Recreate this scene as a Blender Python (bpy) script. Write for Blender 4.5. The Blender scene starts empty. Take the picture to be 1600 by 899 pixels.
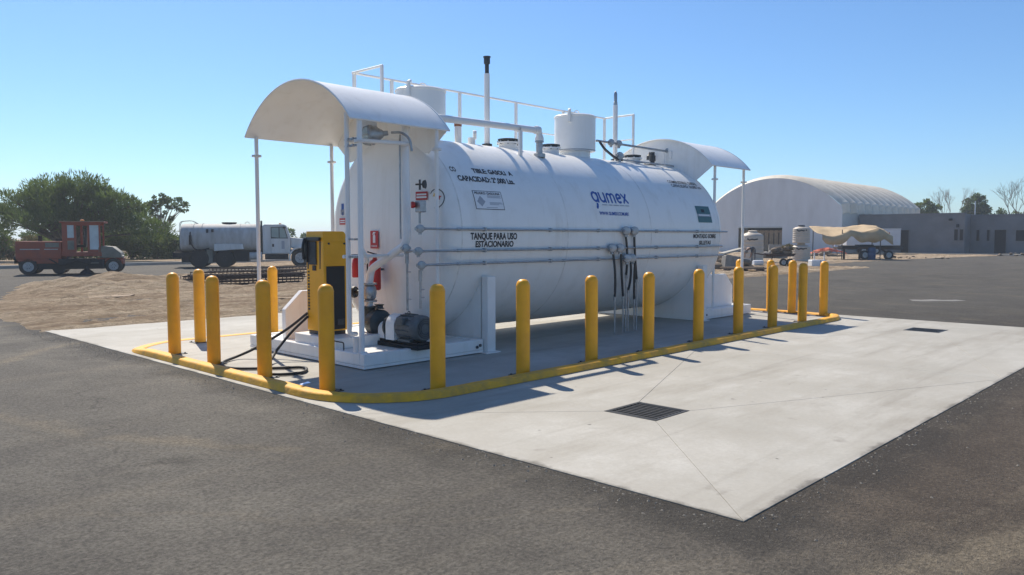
import bpy, bmesh, math, random
from mathutils import Vector, Matrix, noise
random.seed(7)
R_ = math.radians
scene = bpy.context.scene
COL = scene.collection

# ------------------------------------------------------------------ camera, sky, sun, exposure
CAM_H, F_PX, CX, CY, TH, PIT = 1.645, 1216.0, 800.0, 449.5, R_(43.836), R_(3.694)
cam = bpy.data.cameras.new('camera'); camo = bpy.data.objects.new('camera', cam); COL.objects.link(camo)
camo.location = (0, 0, CAM_H); camo.rotation_euler = (math.pi/2 - PIT, 0, TH - math.pi/2)
cam.sensor_width = 36.0; cam.lens = F_PX/1600*36.0; cam.clip_start = 0.1; cam.clip_end = 8000
scene.camera = camo
SUN_V = Vector((0.30, 0.87, 1.0)).normalized()
SUN_EL = math.asin(SUN_V.z); SUN_AZ = math.atan2(SUN_V.x, SUN_V.y)     # azimuth from +Y towards +X
world = bpy.data.worlds.new('World'); scene.world = world; world.use_nodes = True
wn = world.node_tree; wn.nodes.clear()
sky = wn.nodes.new('ShaderNodeTexSky'); sky.sky_type = 'NISHITA'; sky.sun_disc = False
sky.sun_elevation = SUN_EL; sky.sun_rotation = SUN_AZ
sky.altitude = 0; sky.air_density = 1.0; sky.dust_density = 0.25; sky.ozone_density = 5.0
bg = wn.nodes.new('ShaderNodeBackground'); bg.inputs[1].default_value = 0.115
wo = wn.nodes.new('ShaderNodeOutputWorld')
tint = wn.nodes.new('ShaderNodeMix'); tint.data_type = 'RGBA'; tint.blend_type = 'MULTIPLY'; tint.inputs[0].default_value = 1.0
tint.inputs[7].default_value = (0.71, 0.87, 1.0, 1)          # even white balance of the whole sky
wn.links.new(sky.outputs[0], tint.inputs[6]); wn.links.new(tint.outputs[2], bg.inputs[0]); wn.links.new(bg.outputs[0], wo.inputs[0])
sl = bpy.data.lights.new('sun', 'SUN'); sl.energy = 5.0; sl.angle = R_(0.53); sl.color = (1.0, 0.91, 0.77)
so = bpy.data.objects.new('sun', sl); COL.objects.link(so); so.location = (0, 0, 60)
so.rotation_euler = SUN_V.to_track_quat('Z', 'Y').to_euler()
vs = scene.view_settings; vs.view_transform = 'Standard'; vs.look = 'None'; vs.gamma = 1.0; vs.exposure = 0.27
vs.use_curve_mapping = False
scene.render.engine = 'CYCLES'

# ------------------------------------------------------------------ helpers
def ground_at(px, py, z=0.0):
    """the point of the level ground that the photograph shows at a pixel (used to survey the far things)"""
    f = Vector((math.cos(TH)*math.cos(PIT), math.sin(TH)*math.cos(PIT), -math.sin(PIT)))
    r = Vector((math.sin(TH), -math.cos(TH), 0)); u = r.cross(f)
    d = f*F_PX + r*(px-CX) + u*(CY-py)
    return Vector((0, 0, CAM_H)) + d*((z-CAM_H)/d.z)
RYAW = TH - math.pi/2       # yaw of a thing standing broadside to the photographer

def mat(name, col, rough=0.6, metal=0.0, var=0.0, vscale=3.0, bump=0.0, bscale=40.0, col2=None, dirt=0.0, spec=0.5, stretch=None, emit=None):
    m = bpy.data.materials.new(name); m.use_nodes = True
    nt = m.node_tree; b = nt.nodes['Principled BSDF']; L = nt.links.new
    b.inputs['Roughness'].default_value = rough; b.inputs['Metallic'].default_value = metal
    b.inputs['Specular IOR Level'].default_value = spec
    b.inputs['Base Color'].default_value = (*col, 1)
    geo = nt.nodes.new('ShaderNodeNewGeometry'); vec = geo.outputs['Position']
    if stretch:
        mp = nt.nodes.new('ShaderNodeMapping'); mp.inputs['Scale'].default_value = stretch
        L(vec, mp.inputs[0]); vec = mp.outputs[0]
    if var or col2:
        n = nt.nodes.new('ShaderNodeTexNoise'); n.inputs['Scale'].default_value = vscale; n.inputs['Detail'].default_value = 7
        n.inputs['Roughness'].default_value = 0.62
        L(vec, n.inputs['Vector'])
        rp = nt.nodes.new('ShaderNodeValToRGB')
        rp.color_ramp.elements[0].position = 0.3; rp.color_ramp.elements[1].position = 0.7
        c2 = col2 if col2 else tuple(max(0, c*(1-var)) for c in col)
        c1 = col if col2 else tuple(min(1, c*(1+var*0.5)) for c in col)
        rp.color_ramp.elements[0].color = (*c2, 1); rp.color_ramp.elements[1].color = (*c1, 1)
        L(n.outputs[0], rp.inputs[0]); L(rp.outputs[0], b.inputs['Base Color'])
        rr = nt.nodes.new('ShaderNodeMapRange'); rr.inputs['To Min'].default_value = max(0.02, rough-0.1); rr.inputs['To Max'].default_value = min(1, rough+0.12)
        L(n.outputs[0], rr.inputs[0]); L(rr.outputs[0], b.inputs['Roughness'])
    if bump:
        n2 = nt.nodes.new('ShaderNodeTexNoise'); n2.inputs['Scale'].default_value = bscale; n2.inputs['Detail'].default_value = 5
        L(vec, n2.inputs['Vector'])
        bp = nt.nodes.new('ShaderNodeBump'); bp.inputs['Strength'].default_value = bump; bp.inputs['Distance'].default_value = 0.02
        L(n2.outputs[0], bp.inputs['Height']); L(bp.outputs[0], b.inputs['Normal'])
    return m

def mixrgb(nt, fac, a, b, mode='MIX'):
    n = nt.nodes.new('ShaderNodeMix'); n.data_type = 'RGBA'; n.blend_type = mode
    for s, v in ((n.inputs[0], fac), (n.inputs[6], a), (n.inputs[7], b)):
        if hasattr(v, 'is_output'): nt.links.new(v, s)
        elif isinstance(v, (int, float)): s.default_value = v
        else: s.default_value = (*v, 1)
    return n.outputs[2]
def ramp(nt, val, p0, p1, c0=(0, 0, 0), c1=(1, 1, 1)):
    r = nt.nodes.new('ShaderNodeValToRGB'); e = r.color_ramp.elements
    e[0].position = p0; e[1].position = p1; e[0].color = (*c0, 1); e[1].color = (*c1, 1)
    nt.links.new(val, r.inputs[0]); return r.outputs[0]
def nz(nt, vec, scale, detail=6, rough=0.6, mapping=None, rot=0.0, kind='noise'):
    if mapping:
        mp = nt.nodes.new('ShaderNodeMapping'); mp.inputs['Scale'].default_value = mapping; mp.inputs['Rotation'].default_value = (0, 0, rot)
        nt.links.new(vec, mp.inputs[0]); vec = mp.outputs[0]
    if kind == 'voronoi':
        n = nt.nodes.new('ShaderNodeTexVoronoi'); n.inputs['Scale'].default_value = scale
    else:
        n = nt.nodes.new('ShaderNodeTexNoise'); n.inputs['Detail'].default_value = detail; n.inputs['Roughness'].default_value = rough
        n.inputs['Scale'].default_value = scale
    nt.links.new(vec, n.inputs['Vector']); return n.outputs[0]
def base(name, rough):
    m = bpy.data.materials.new(name); m.use_nodes = True; nt = m.node_tree
    b = nt.nodes['Principled BSDF']; b.inputs['Roughness'].default_value = rough
    g = nt.nodes.new('ShaderNodeNewGeometry'); return m, nt, b, g.outputs['Position']
def add_bump(nt, b, h, strength, dist=0.01):
    bp = nt.nodes.new('ShaderNodeBump'); bp.inputs['Strength'].default_value = strength; bp.inputs['Distance'].default_value = dist
    nt.links.new(h, bp.inputs['Height']); nt.links.new(bp.outputs[0], b.inputs['Normal'])

def mth(nt, op, a, bb=0.0, clamp=False):
    n_ = nt.nodes.new('ShaderNodeMath'); n_.operation = op; n_.use_clamp = clamp
    for k_, v_ in enumerate((a, bb)):
        if hasattr(v_, 'is_output'): nt.links.new(v_, n_.inputs[k_])
        else: n_.inputs[k_].default_value = v_
    return n_.outputs[0]
def m_asphalt():
    m, nt, b, P = base('asphalt', 0.85); L = nt.links.new
    b.inputs['Specular IOR Level'].default_value = 0.2
    big = nz(nt, P, 0.13, 6, 0.6); mid = nz(nt, P, 0.7, 8, 0.7); grain = nz(nt, P, 38, 5, 0.75); fine = nz(nt, P, 110, 3, 0.7); agg = nz(nt, P, 58, kind='voronoi')
    c = mixrgb(nt, ramp(nt, big, 0.36, 0.64), (0.125, 0.113, 0.095), (0.205, 0.188, 0.16))
    c = mixrgb(nt, ramp(nt, mid, 0.46, 0.66), c, (0.24, 0.22, 0.182))
    sx = nt.nodes.new('ShaderNodeSeparateXYZ'); L(P, sx.inputs[0]); X, Y = sx.outputs[0], sx.outputs[1]
    # the browner, newer lane to the right of the apron
    rl = mth(nt, 'MULTIPLY', ramp(nt, mth(nt, 'ADD', mth(nt, 'MULTIPLY', X, 0.1), mth(nt, 'MULTIPLY', mth(nt, 'SUBTRACT', mid, 0.5), 0.25)), 0.30, 0.5), ramp(nt, mth(nt, 'ADD', mth(nt, 'MULTIPLY', Y, -0.1), 0.5), 0.05, 0.35))
    c = mixrgb(nt, rl, c, mixrgb(nt, 1.0, c, (0.66, 0.57, 0.51), 'MULTIPLY'))
    # dusty tyre tracks: arcs turning round the apron's near corner, and straight ones along the yard
    rad = mth(nt, 'SQRT', mth(nt, 'ADD', mth(nt, 'POWER', mth(nt, 'ABSOLUTE', mth(nt, 'SUBTRACT', X, 7.5)), 2.0), mth(nt, 'POWER', mth(nt, 'ABSOLUTE', mth(nt, 'SUBTRACT', Y, 9.0)), 2.0)))
    wob = mth(nt, 'ADD', rad, mth(nt, 'MULTIPLY', mth(nt, 'SUBTRACT', mid, 0.5), 1.2))
    ring = nz(nt, mixv(nt, wob), 1.0, 4, 0.6)
    c = mixrgb(nt, mth(nt, 'MULTIPLY', ramp(nt, ring, 0.52, 0.64, (0, 0, 0), (0.75, 0.75, 0.75)), ramp(nt, mid, 0.38, 0.55)), c, (0.30, 0.25, 0.175))
    t1 = nz(nt, P, 1.0, 6, 0.6, (0.09, 1.3, 1), R_(4))
    c = mixrgb(nt, ramp(nt, t1, 0.55, 0.74, (0, 0, 0), (0.6, 0.6, 0.6)), c, (0.27, 0.235, 0.18))
    # fresh dark asphalt laid against the concrete
    ed = mth(nt, 'ADD', mth(nt, 'MAXIMUM', mth(nt, 'SUBTRACT', 4.12, X), mth(nt, 'SUBTRACT', 2.09, Y)), mth(nt, 'MULTIPLY', mth(nt, 'SUBTRACT', mid, 0.5), 1.3))
    c = mixrgb(nt, ramp(nt, ed, 0.1, 0.45, (0.6, 0.6, 0.6), (0, 0, 0)), c, (0.045, 0.041, 0.036))
    # oil and scuff spots
    sp = nz(nt, P, 0.55, 3, 0.5); c = mixrgb(nt, ramp(nt, sp, 0.64, 0.72, (0, 0, 0), (0.55, 0.55, 0.55)), c, (0.04, 0.037, 0.033))
    # hairline cracks
    vo = nt.nodes.new('ShaderNodeTexVoronoi'); vo.feature = 'DISTANCE_TO_EDGE'; vo.inputs['Scale'].default_value = 0.28
    wv = nt.nodes.new('ShaderNodeVectorMath'); wv.operation = 'ADD'; L(P, wv.inputs[0])
    ns = nt.nodes.new('ShaderNodeTexNoise'); ns.inputs['Scale'].default_value = 1.6; ns.inputs['Detail'].default_value = 6; L(P, ns.inputs['Vector']); L(ns.outputs[1], wv.inputs[1]); L(wv.outputs[0], vo.inputs['Vector'])
    c = mixrgb(nt, mth(nt, 'MULTIPLY', ramp(nt, vo.outputs[0], 0.0, 0.006, (0.7, 0.7, 0.7), (0, 0, 0)), ramp(nt, big, 0.5, 0.56)), c, (0.03, 0.028, 0.025))
    c = mixrgb(nt, ramp(nt, grain, 0.36, 0.58, (0.58, 0.58, 0.58), (0, 0, 0)), c, (0.035, 0.032, 0.028))
    c = mixrgb(nt, ramp(nt, grain, 0.58, 0.7, (0, 0, 0), (0.3, 0.3, 0.3)), c, (0.33, 0.30, 0.25))
    c = mixrgb(nt, ramp(nt, agg, 0.0, 0.24, (0.55, 0.55, 0.55), (0, 0, 0)), c, (0.34, 0.31, 0.27))
    L(c, b.inputs['Base Color'])
    ad = mth(nt, 'ADD', fine, mth(nt, 'MULTIPLY', grain, 1.5))
    add_bump(nt, b, ad, 0.9, 0.018); return m
def mixv(nt, val):
    cv = nt.nodes.new('ShaderNodeCombineXYZ'); nt.links.new(val, cv.inputs[0]); return cv.outputs[0]
def m_concrete():
    m, nt, b, P = base('concrete', 0.8); L = nt.links.new
    big = nz(nt, P, 0.45, 7, 0.62); st = nz(nt, P, 1.0, 8, 0.7, (0.28, 1.2, 1), R_(15)); fine = nz(nt, P, 30, 5, 0.7); spot = nz(nt, P, 2.6, 4, 0.6); dot = nz(nt, P, 7, 2); tr = nz(nt, P, 1.0, 6, 0.62, (0.13, 2.6, 1), R_(-28)); pat = nz(nt, P, 1.5, 9, 0.75)
    c = mixrgb(nt, ramp(nt, big, 0.36, 0.64), (0.38, 0.365, 0.32), (0.52, 0.505, 0.46))
    c = mixrgb(nt, ramp(nt, pat, 0.44, 0.64, (0.5, 0.5, 0.5), (0, 0, 0)), c, (0.345, 0.32, 0.27))
    c = mixrgb(nt, ramp(nt, st, 0.5, 0.7, (0, 0, 0), (0.8, 0.8, 0.8)), c, (0.285, 0.26, 0.212))
    c = mixrgb(nt, ramp(nt, tr, 0.56, 0.72, (0, 0, 0), (0.45, 0.45, 0.45)), c, (0.22, 0.2, 0.165))
    c = mixrgb(nt, ramp(nt, fine, 0.4, 0.7, (0.25, 0.25, 0.25), (0, 0, 0)), c, (0.25, 0.23, 0.2))
    c = mixrgb(nt, ramp(nt, spot, 0.66, 0.74, (0, 0, 0), (0.45, 0.45, 0.45)), c, (0.2, 0.18, 0.15))
    c = mixrgb(nt, ramp(nt, dot, 0.735, 0.765, (0, 0, 0), (0.75, 0.75, 0.75)), c, (0.08, 0.075, 0.065))
    # dust and tar carried on to the outer edges
    sx = nt.nodes.new('ShaderNodeSeparateXYZ'); L(P, sx.inputs[0])
    ed = mth(nt, 'ADD', mth(nt, 'MINIMUM', mth(nt, 'SUBTRACT', sx.outputs[0], 4.12), mth(nt, 'SUBTRACT', sx.outputs[1], 2.09)), mth(nt, 'MULTIPLY', mth(nt, 'SUBTRACT', pat, 0.46), 0.32))
    c = mixrgb(nt, ramp(nt, ed, 0.0, 0.05, (0.8, 0.8, 0.8), (0, 0, 0)), c, (0.11, 0.1, 0.085))
    L(c, b.inputs['Base Color']); add_bump(nt, b, fine, 0.18, 0.006); return m
def m_dirt():
    m, nt, b, P = base('dirt', 0.95); L = nt.links.new
    b.inputs['Specular IOR Level'].default_value = 0.1
    big = nz(nt, P, 0.3, 6); rut = nz(nt, P, 1.0, 7, 0.65, (0.16, 2.4, 1), R_(-8)); tr2 = nz(nt, P, 1.0, 6, 0.6, (0.22, 3.6, 1), R_(14)); clod = nz(nt, P, 3.2, 8, 0.78); fine = nz(nt, P, 14, 6, 0.8)
    c = mixrgb(nt, ramp(nt, big, 0.38, 0.62), (0.58, 0.44, 0.30), (0.78, 0.64, 0.46))
    c = mixrgb(nt, ramp(nt, rut, 0.42, 0.56, (0.85, 0.85, 0.85), (0, 0, 0)), c, (0.38, 0.275, 0.18))
    c = mixrgb(nt, ramp(nt, tr2, 0.56, 0.68, (0, 0, 0), (0.7, 0.7, 0.7)), c, (0.70, 0.57, 0.42))
    c = mixrgb(nt, ramp(nt, clod, 0.36, 0.5, (0.8, 0.8, 0.8), (0, 0, 0)), c, (0.32, 0.235, 0.16))
    c = mixrgb(nt, ramp(nt, fine, 0.36, 0.6, (0.55, 0.55, 0.55), (0, 0, 0)), c, (0.23, 0.165, 0.11))
    L(c, b.inputs['Base Color'])
    add_bump(nt, b, mth(nt, 'ADD', mth(nt, 'MULTIPLY', clod, 2.0), mth(nt, 'ADD', fine, mth(nt, 'MULTIPLY', rut, 1.5))), 1.0, 0.12); return m
def m_leaf(name, c1, c2, trans=0.35):
    m, nt, b, P = base(name, 0.6); L = nt.links.new
    n = nz(nt, P, 1.6, 4); c = mixrgb(nt, ramp(nt, n, 0.35, 0.65), c1, c2)
    L(c, b.inputs['Base Color']); b.inputs['Specular IOR Level'].default_value = 0.25
    tr = nt.nodes.new('ShaderNodeBsdfTranslucent'); L(mixrgb(nt, 0.5, c, (0.14, 0.2, 0.03)), tr.inputs[0])
    mx = nt.nodes.new('ShaderNodeMixShader'); mx.inputs[0].default_value = trans
    L(b.outputs[0], mx.inputs[1]); L(tr.outputs[0], mx.inputs[2]); L(mx.outputs[0], nt.nodes['Material Output'].inputs[0]); return m
def m_white(name, col=(0.87, 0.86, 0.83), rough=0.36, grime=0.35):
    m, nt, b, P = base(name, rough); L = nt.links.new
    run = nz(nt, P, 1.0, 6, 0.65, (5, 5, 0.35)); sp = nz(nt, P, 2.0, 6, 0.7)
    c = mixrgb(nt, ramp(nt, run, 0.52, 0.8, (0, 0, 0), (grime,)*3), col, (0.52, 0.47, 0.39))
    c = mixrgb(nt, ramp(nt, sp, 0.5, 0.75, (0, 0, 0), (grime*0.7,)*3), c, (0.60, 0.56, 0.48))
    L(c, b.inputs['Base Color'])
    add_bump(nt, b, nz(nt, P, 1.4, 2), 0.08, 0.03); return m

M = dict(
    asphalt=m_asphalt(), concrete=m_concrete(), dirt=m_dirt(),
    white=m_white('white_paint'), white2=m_white('white_tube_paint', (0.84, 0.83, 0.81), 0.42, 0.25),
    yellow=mat('yellow_paint', (1.0, 0.46, 0.006), 0.42, col2=(0.84, 0.36, 0.01), vscale=4, bump=0.05, bscale=30),
    kerbyellow=mat('kerb_yellow', (0.95, 0.46, 0.012), 0.65, col2=(0.56, 0.29, 0.05), vscale=7, bump=0.25, bscale=25),
    dispyellow=mat('dispenser_yellow', (0.95, 0.45, 0.01), 0.35, var=0.1),
    black=mat('black_plastic', (0.012, 0.014, 0.018), 0.4, var=0.3, vscale=8),
    rubber=mat('rubber', (0.016, 0.016, 0.017), 0.6, var=0.3, vscale=10),
    motor=mat('motor_grey', (0.12, 0.135, 0.14), 0.5, var=0.35, vscale=14),
    steel=mat('galvanised', (0.42, 0.44, 0.46), 0.42, 0.75, var=0.3, vscale=12),
    dsteel=mat('dark_steel', (0.08, 0.085, 0.09), 0.55, 0.5, var=0.4, vscale=12),
    red=mat('red_paint', (0.50, 0.022, 0.022), 0.45, var=0.15), signwhite=mat('sign_white', (0.8, 0.8, 0.8), 0.5, var=0.04),
    ink=mat('black_print', (0.02, 0.022, 0.03), 0.6, var=0.2, vscale=20), blueink=mat('blue_print', (0.014, 0.085, 0.36), 0.5, var=0.1),
    greyink=mat('grey_print', (0.36, 0.38, 0.42), 0.6, var=0.1), teal=mat('teal_print', (0.05, 0.15, 0.16), 0.5, var=0.2, vscale=20),
    redink=mat('red_print', (0.6, 0.05, 0.03), 0.5, var=0.1), yelink=mat('yellow_print', (0.8, 0.5, 0.03), 0.5, var=0.1),
    orange=mat('primer_orange', (0.36, 0.13, 0.05), 0.6, var=0.3, vscale=15),
    grate=mat('grate_iron', (0.05, 0.052, 0.055), 0.55, 0.6, var=0.4, vscale=15), pit=mat('pit_dark', (0.02, 0.02, 0.02), 0.9, var=0.3),
    scuff=mat('scuffed_paint', (0.30, 0.2, 0.07), 0.8, var=0.5, vscale=20), tape=mat('blue_tape', (0.02, 0.16, 0.5), 0.5, var=0.1),
    bark=mat('bark', (0.09, 0.065, 0.045), 0.9, var=0.4, vscale=6, bump=0.6, bscale=20),
    palebark=mat('pale_bark', (0.26, 0.22, 0.19), 0.9, var=0.3, vscale=6, bump=0.5, bscale=20),
    leaf_mesq=m_leaf('leaf_mesquite', (0.06, 0.10, 0.035), (0.115, 0.16, 0.055), 0.4), leaf_dark=m_leaf('leaf_dark', (0.05, 0.088, 0.032), (0.10, 0.145, 0.05)),
    leaf_light=m_leaf('leaf_light', (0.085, 0.125, 0.035), (0.16, 0.20, 0.06), 0.45), leaf_dry=m_leaf('leaf_dry', (0.15, 0.10, 0.05), (0.24, 0.17, 0.085), 0.2),
    sweepred=mat('sweeper_red', (0.36, 0.085, 0.04), 0.65, col2=(0.25, 0.07, 0.045), vscale=4), sweepgrey=mat('sweeper_hood', (0.21, 0.20, 0.16), 0.65, var=0.3),
    chassis=mat('chassis_dark', (0.022, 0.023, 0.025), 0.7, var=0.4, vscale=5), glass=None, rim=mat('wheel_rim', (0.42, 0.42, 0.41), 0.5, 0.2, var=0.35, vscale=8),
    truckwhite=mat('truck_white', (0.72, 0.72, 0.70), 0.5, col2=(0.55, 0.54, 0.5), vscale=1.6, stretch=(2, 2, 0.5)),
    trucktank=mat('truck_tank', (0.56, 0.56, 0.55), 0.75, col2=(0.36, 0.34, 0.31), vscale=1.8, stretch=(2, 2, 0.45)),
    rust=mat('rebar_rust', (0.075, 0.05, 0.04), 0.85, var=0.4, vscale=9), plank=mat('timber', (0.34, 0.25, 0.16), 0.85, col2=(0.22, 0.15, 0.09), vscale=4),
    hang=mat('hangar_panel', (0.66, 0.68, 0.70), 0.6, col2=(0.55, 0.56, 0.57), vscale=0.7, stretch=(1, 1, 0.4)), hangroof=mat('hangar_roof', (0.72, 0.66, 0.55), 0.6, col2=(0.56, 0.50, 0.40), vscale=0.9),
    hangside=mat('hangar_side', (0.50, 0.52, 0.50), 0.65, var=0.15, vscale=0.8), cement=mat('grey_render', (0.21, 0.215, 0.225), 0.9, col2=(0.155, 0.155, 0.16), vscale=0.7, bump=0.3, bscale=6),
    dark=mat('dark_interior', (0.018, 0.018, 0.02), 0.8, var=0.3), tinaco=mat('tinaco_beige', (0.55, 0.47, 0.38), 0.5, var=0.12, vscale=3),
    tarp=mat('tarp_tan', (0.56, 0.42, 0.25), 0.8, col2=(0.42, 0.30, 0.17), vscale=1.5), block=mat('grey_block', (0.30, 0.28, 0.25), 0.9, var=0.3, vscale=4, bump=0.4),
    skin=mat('skin', (0.24, 0.12, 0.075), 0.6, var=0.1), bluecloth=mat('blue_cloth', (0.45, 0.53, 0.62), 0.85, var=0.2), darkcloth=mat('dark_cloth', (0.035, 0.04, 0.055), 0.85, var=0.3),
    greycloth=mat('grey_cloth', (0.2, 0.2, 0.2), 0.85, var=0.3), blueplastic=mat('blue_plastic', (0.03, 0.09, 0.2), 0.5, var=0.2), orangecloth=mat('orange_mesh', (0.65, 0.12, 0.05), 0.7, var=0.2),
    amber=mat('amber_lens', (0.7, 0.25, 0.03), 0.3, var=0.05), whitefar=mat('white_box_panel', (0.6, 0.61, 0.63), 0.5, var=0.12, vscale=1.2),
    weld=mat('weld_bead', (0.79, 0.775, 0.735), 0.5, var=0.3, vscale=6), stonebr=mat('rubble_brown', (0.26, 0.2, 0.14), 0.95, col2=(0.16, 0.12, 0.085), vscale=3, bump=0.6, bscale=10), pumpcol=mat('pump_green', (0.035, 0.05, 0.055), 0.5, var=0.3, vscale=8), carpane=mat('cab_pane', (0.26, 0.35, 0.35), 0.08, var=0.2, vscale=2), spill=mat('dried_cement', (0.17, 0.16, 0.145), 0.9, col2=(0.2, 0.19, 0.17), vscale=6), pane=mat('sky_tone_pane', (0.50, 0.60, 0.63), 0.12, var=0.2, vscale=2), gravel=mat('gravel', (0.28, 0.25, 0.2), 0.95, col2=(0.14, 0.13, 0.115), vscale=25),  # pane, carpane: opaque, with daylight seen through cab glass put into the colour
)
g = bpy.data.materials.new('window_glass'); g.use_nodes = True
gb = g.node_tree.nodes['Principled BSDF']; gb.inputs['Base Color'].default_value = (0.75, 0.85, 0.87, 1); gb.inputs['Roughness'].default_value = 0.06
gb.inputs['Transmission Weight'].default_value = 0.55; gb.inputs['IOR'].default_value = 1.1
M['glass'] = g

class MB:
    def __init__(s): s.v = []; s.f = []; s.mi = []; s.cur = 0
    def add(s, vs, fs):
        o = len(s.v); s.v += [tuple(v) for v in vs]
        s.f += [tuple(i+o for i in f) for f in fs]; s.mi += [s.cur]*len(fs); return s
    def box(s, c, d, rz=0.0, rx=0.0, ry=0.0):
        x, y, z = d[0]/2, d[1]/2, d[2]/2
        m = Matrix.Translation(c) @ Matrix.Rotation(rz, 4, 'Z') @ Matrix.Rotation(ry, 4, 'Y') @ Matrix.Rotation(rx, 4, 'X')
        vs = [m @ Vector(p) for p in ((-x,-y,-z),(x,-y,-z),(x,y,-z),(-x,y,-z),(-x,-y,z),(x,-y,z),(x,y,z),(-x,y,z))]
        return s.add(vs, [(0,3,2,1),(4,5,6,7),(0,1,5,4),(1,2,6,5),(2,3,7,6),(3,0,4,7)])
    def bb(s, x0, x1, y0, y1, z0, z1): return s.box(((x0+x1)/2, (y0+y1)/2, (z0+z1)/2), (x1-x0, y1-y0, z1-z0))
    def tube(s, pts, r, n=10, cap=True):
        pts = [Vector(p) for p in pts]; rs = r if isinstance(r, (list, tuple)) else [r]*len(pts)
        vs = []; fs = []; up = None
        for i, p in enumerate(pts):
            t = (pts[min(i+1, len(pts)-1)] - pts[max(i-1, 0)])
            t = t.normalized() if t.length > 1e-9 else Vector((0, 0, 1))
            if up is None: up = Vector((0, 0, 1)) if abs(t.z) < 0.9 else Vector((1, 0, 0))
            a = t.cross(up)
            if a.length < 1e-5: a = t.orthogonal()
            a.normalize(); b = a.cross(t).normalized(); up = b
            for k in range(n):
                an = 2*math.pi*k/n; vs.append(p + (a*math.cos(an) + b*math.sin(an))*rs[i])
        for i in range(len(pts)-1):
            for k in range(n):
                k2 = (k+1) % n; fs.append((i*n+k, i*n+k2, (i+1)*n+k2, (i+1)*n+k))
        if cap: fs.append(tuple(range(n))); fs.append(tuple(reversed(range((len(pts)-1)*n, len(pts)*n))))
        return s.add(vs, fs)
    def lathe(s, prof, o=(0,0,0), ax=(0,0,1), n=24):
        """prof: (radius, height along ax)"""
        o = Vector(o); q = Vector((0,0,1)).rotation_difference(Vector(ax).normalized())
        vs = []; fs = []
        for r, h in prof:
            for k in range(n):
                a = 2*math.pi*k/n; vs.append(o + q @ Vector((r*math.cos(a), r*math.sin(a), h)))
        for i in range(len(prof)-1):
            for k in range(n):
                k2 = (k+1) % n; fs.append((i*n+k, i*n+k2, (i+1)*n+k2, (i+1)*n+k))
        if prof[0][0] > 1e-4: fs.append(tuple(reversed(range(n))))
        if prof[-1][0] > 1e-4: fs.append(tuple(range((len(prof)-1)*n, len(prof)*n)))
        return s.add(vs, fs)
    def cyl(s, p0, p1, r, n=16): return s.tube([p0, p1], r, n)
    def prism(s, poly, d, origin=(0,0,0), ux=(1,0,0), uy=(0,0,1)):
        """polygon in the (ux, uy) plane, extruded by d along ux x uy"""
        o = Vector(origin); ux = Vector(ux); uy = Vector(uy); w = ux.cross(uy).normalized()*d; n = len(poly)
        vs = [o + ux*x + uy*y for x, y in poly] + [o + ux*x + uy*y + w for x, y in poly]
        fs = [tuple(reversed(range(n))), tuple(range(n, 2*n))] + [(i, (i+1) % n, n+(i+1) % n, n+i) for i in range(n)]
        return s.add(vs, fs)
    def build(s, name, m, parent=None, smooth=True, bevel=0.0, angle=35, mats=None, segs=1, solid=0.0):
        me = bpy.data.meshes.new(name); me.from_pydata(s.v, [], s.f); me.update()
        for x in (mats or [m]): me.materials.append(M[x] if isinstance(x, str) else x)
        if mats: me.polygons.foreach_set('material_index', s.mi)
        if smooth:
            me.polygons.foreach_set('use_smooth', [True]*len(me.polygons)); me.set_sharp_from_angle(angle=R_(angle))
        o = bpy.data.objects.new(name, me); COL.objects.link(o); o.parent = parent
        if solid:
            md = o.modifiers.new('thickness', 'SOLIDIFY'); md.thickness = solid; md.offset = -1
        if bevel:
            md = o.modifiers.new('bevel', 'BEVEL'); md.width = bevel; md.segments = segs; md.limit_method = 'ANGLE'; md.angle_limit = R_(40)
        return o
def fixn(o):
    bm = bmesh.new(); bm.from_mesh(o.data); bmesh.ops.recalc_face_normals(bm, faces=bm.faces); bm.to_mesh(o.data); bm.free(); return o
def thing(name, label, cat, loc=(0,0,0), rz=0.0, group=None):
    o = bpy.data.objects.new(name, None); COL.objects.link(o); o.location = loc; o.rotation_euler = (0, 0, rz)
    o.empty_display_size = 0.3
    return tag(o, label, cat, group)
def tag(o, label, cat, group=None, kind=None):
    o['label'] = label; o['category'] = cat
    if group: o['group'] = group
    if kind: o['kind'] = kind
    return o
def struct(o): o['kind'] = 'structure'; return o
def copy_tree(o, parent=None):
    c = o.copy(); COL.objects.link(c); c.parent = parent
    for ch in list(o.children): copy_tree(ch, c)
    return c
def arc(c, r, a0, a1, n, u=(1,0,0), v=(0,0,1)):
    c = Vector(c); u = Vector(u); v = Vector(v)
    return [c + u*(r*math.cos(a0+(a1-a0)*i/n)) + v*(r*math.sin(a0+(a1-a0)*i/n)) for i in range(n+1)]
def bend(pts, r=0.08, n=5):
    """round the corners of a pipe run"""
    pts = [Vector(p) for p in pts]; out = [pts[0]]
    for i in range(1, len(pts)-1):
        a, b, c = pts[i-1], pts[i], pts[i+1]; d1 = (a-b); d2 = (c-b); q = min(r, d1.length*0.45, d2.length*0.45)
        p1 = b + d1.normalized()*q; p2 = b + d2.normalized()*q
        for k in range(n+1):
            t = k/n; out.append(p1*(1-t)**2 + b*(2*t*(1-t)) + p2*t*t)
    out.append(pts[-1]); return out
def hang_curve(a, b, sag, n=10):
    a = Vector(a); b = Vector(b); return [a.lerp(b, i/n) - Vector((0, 0, sag*4*(i/n)*(1-i/n))) for i in range(n+1)]
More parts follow.
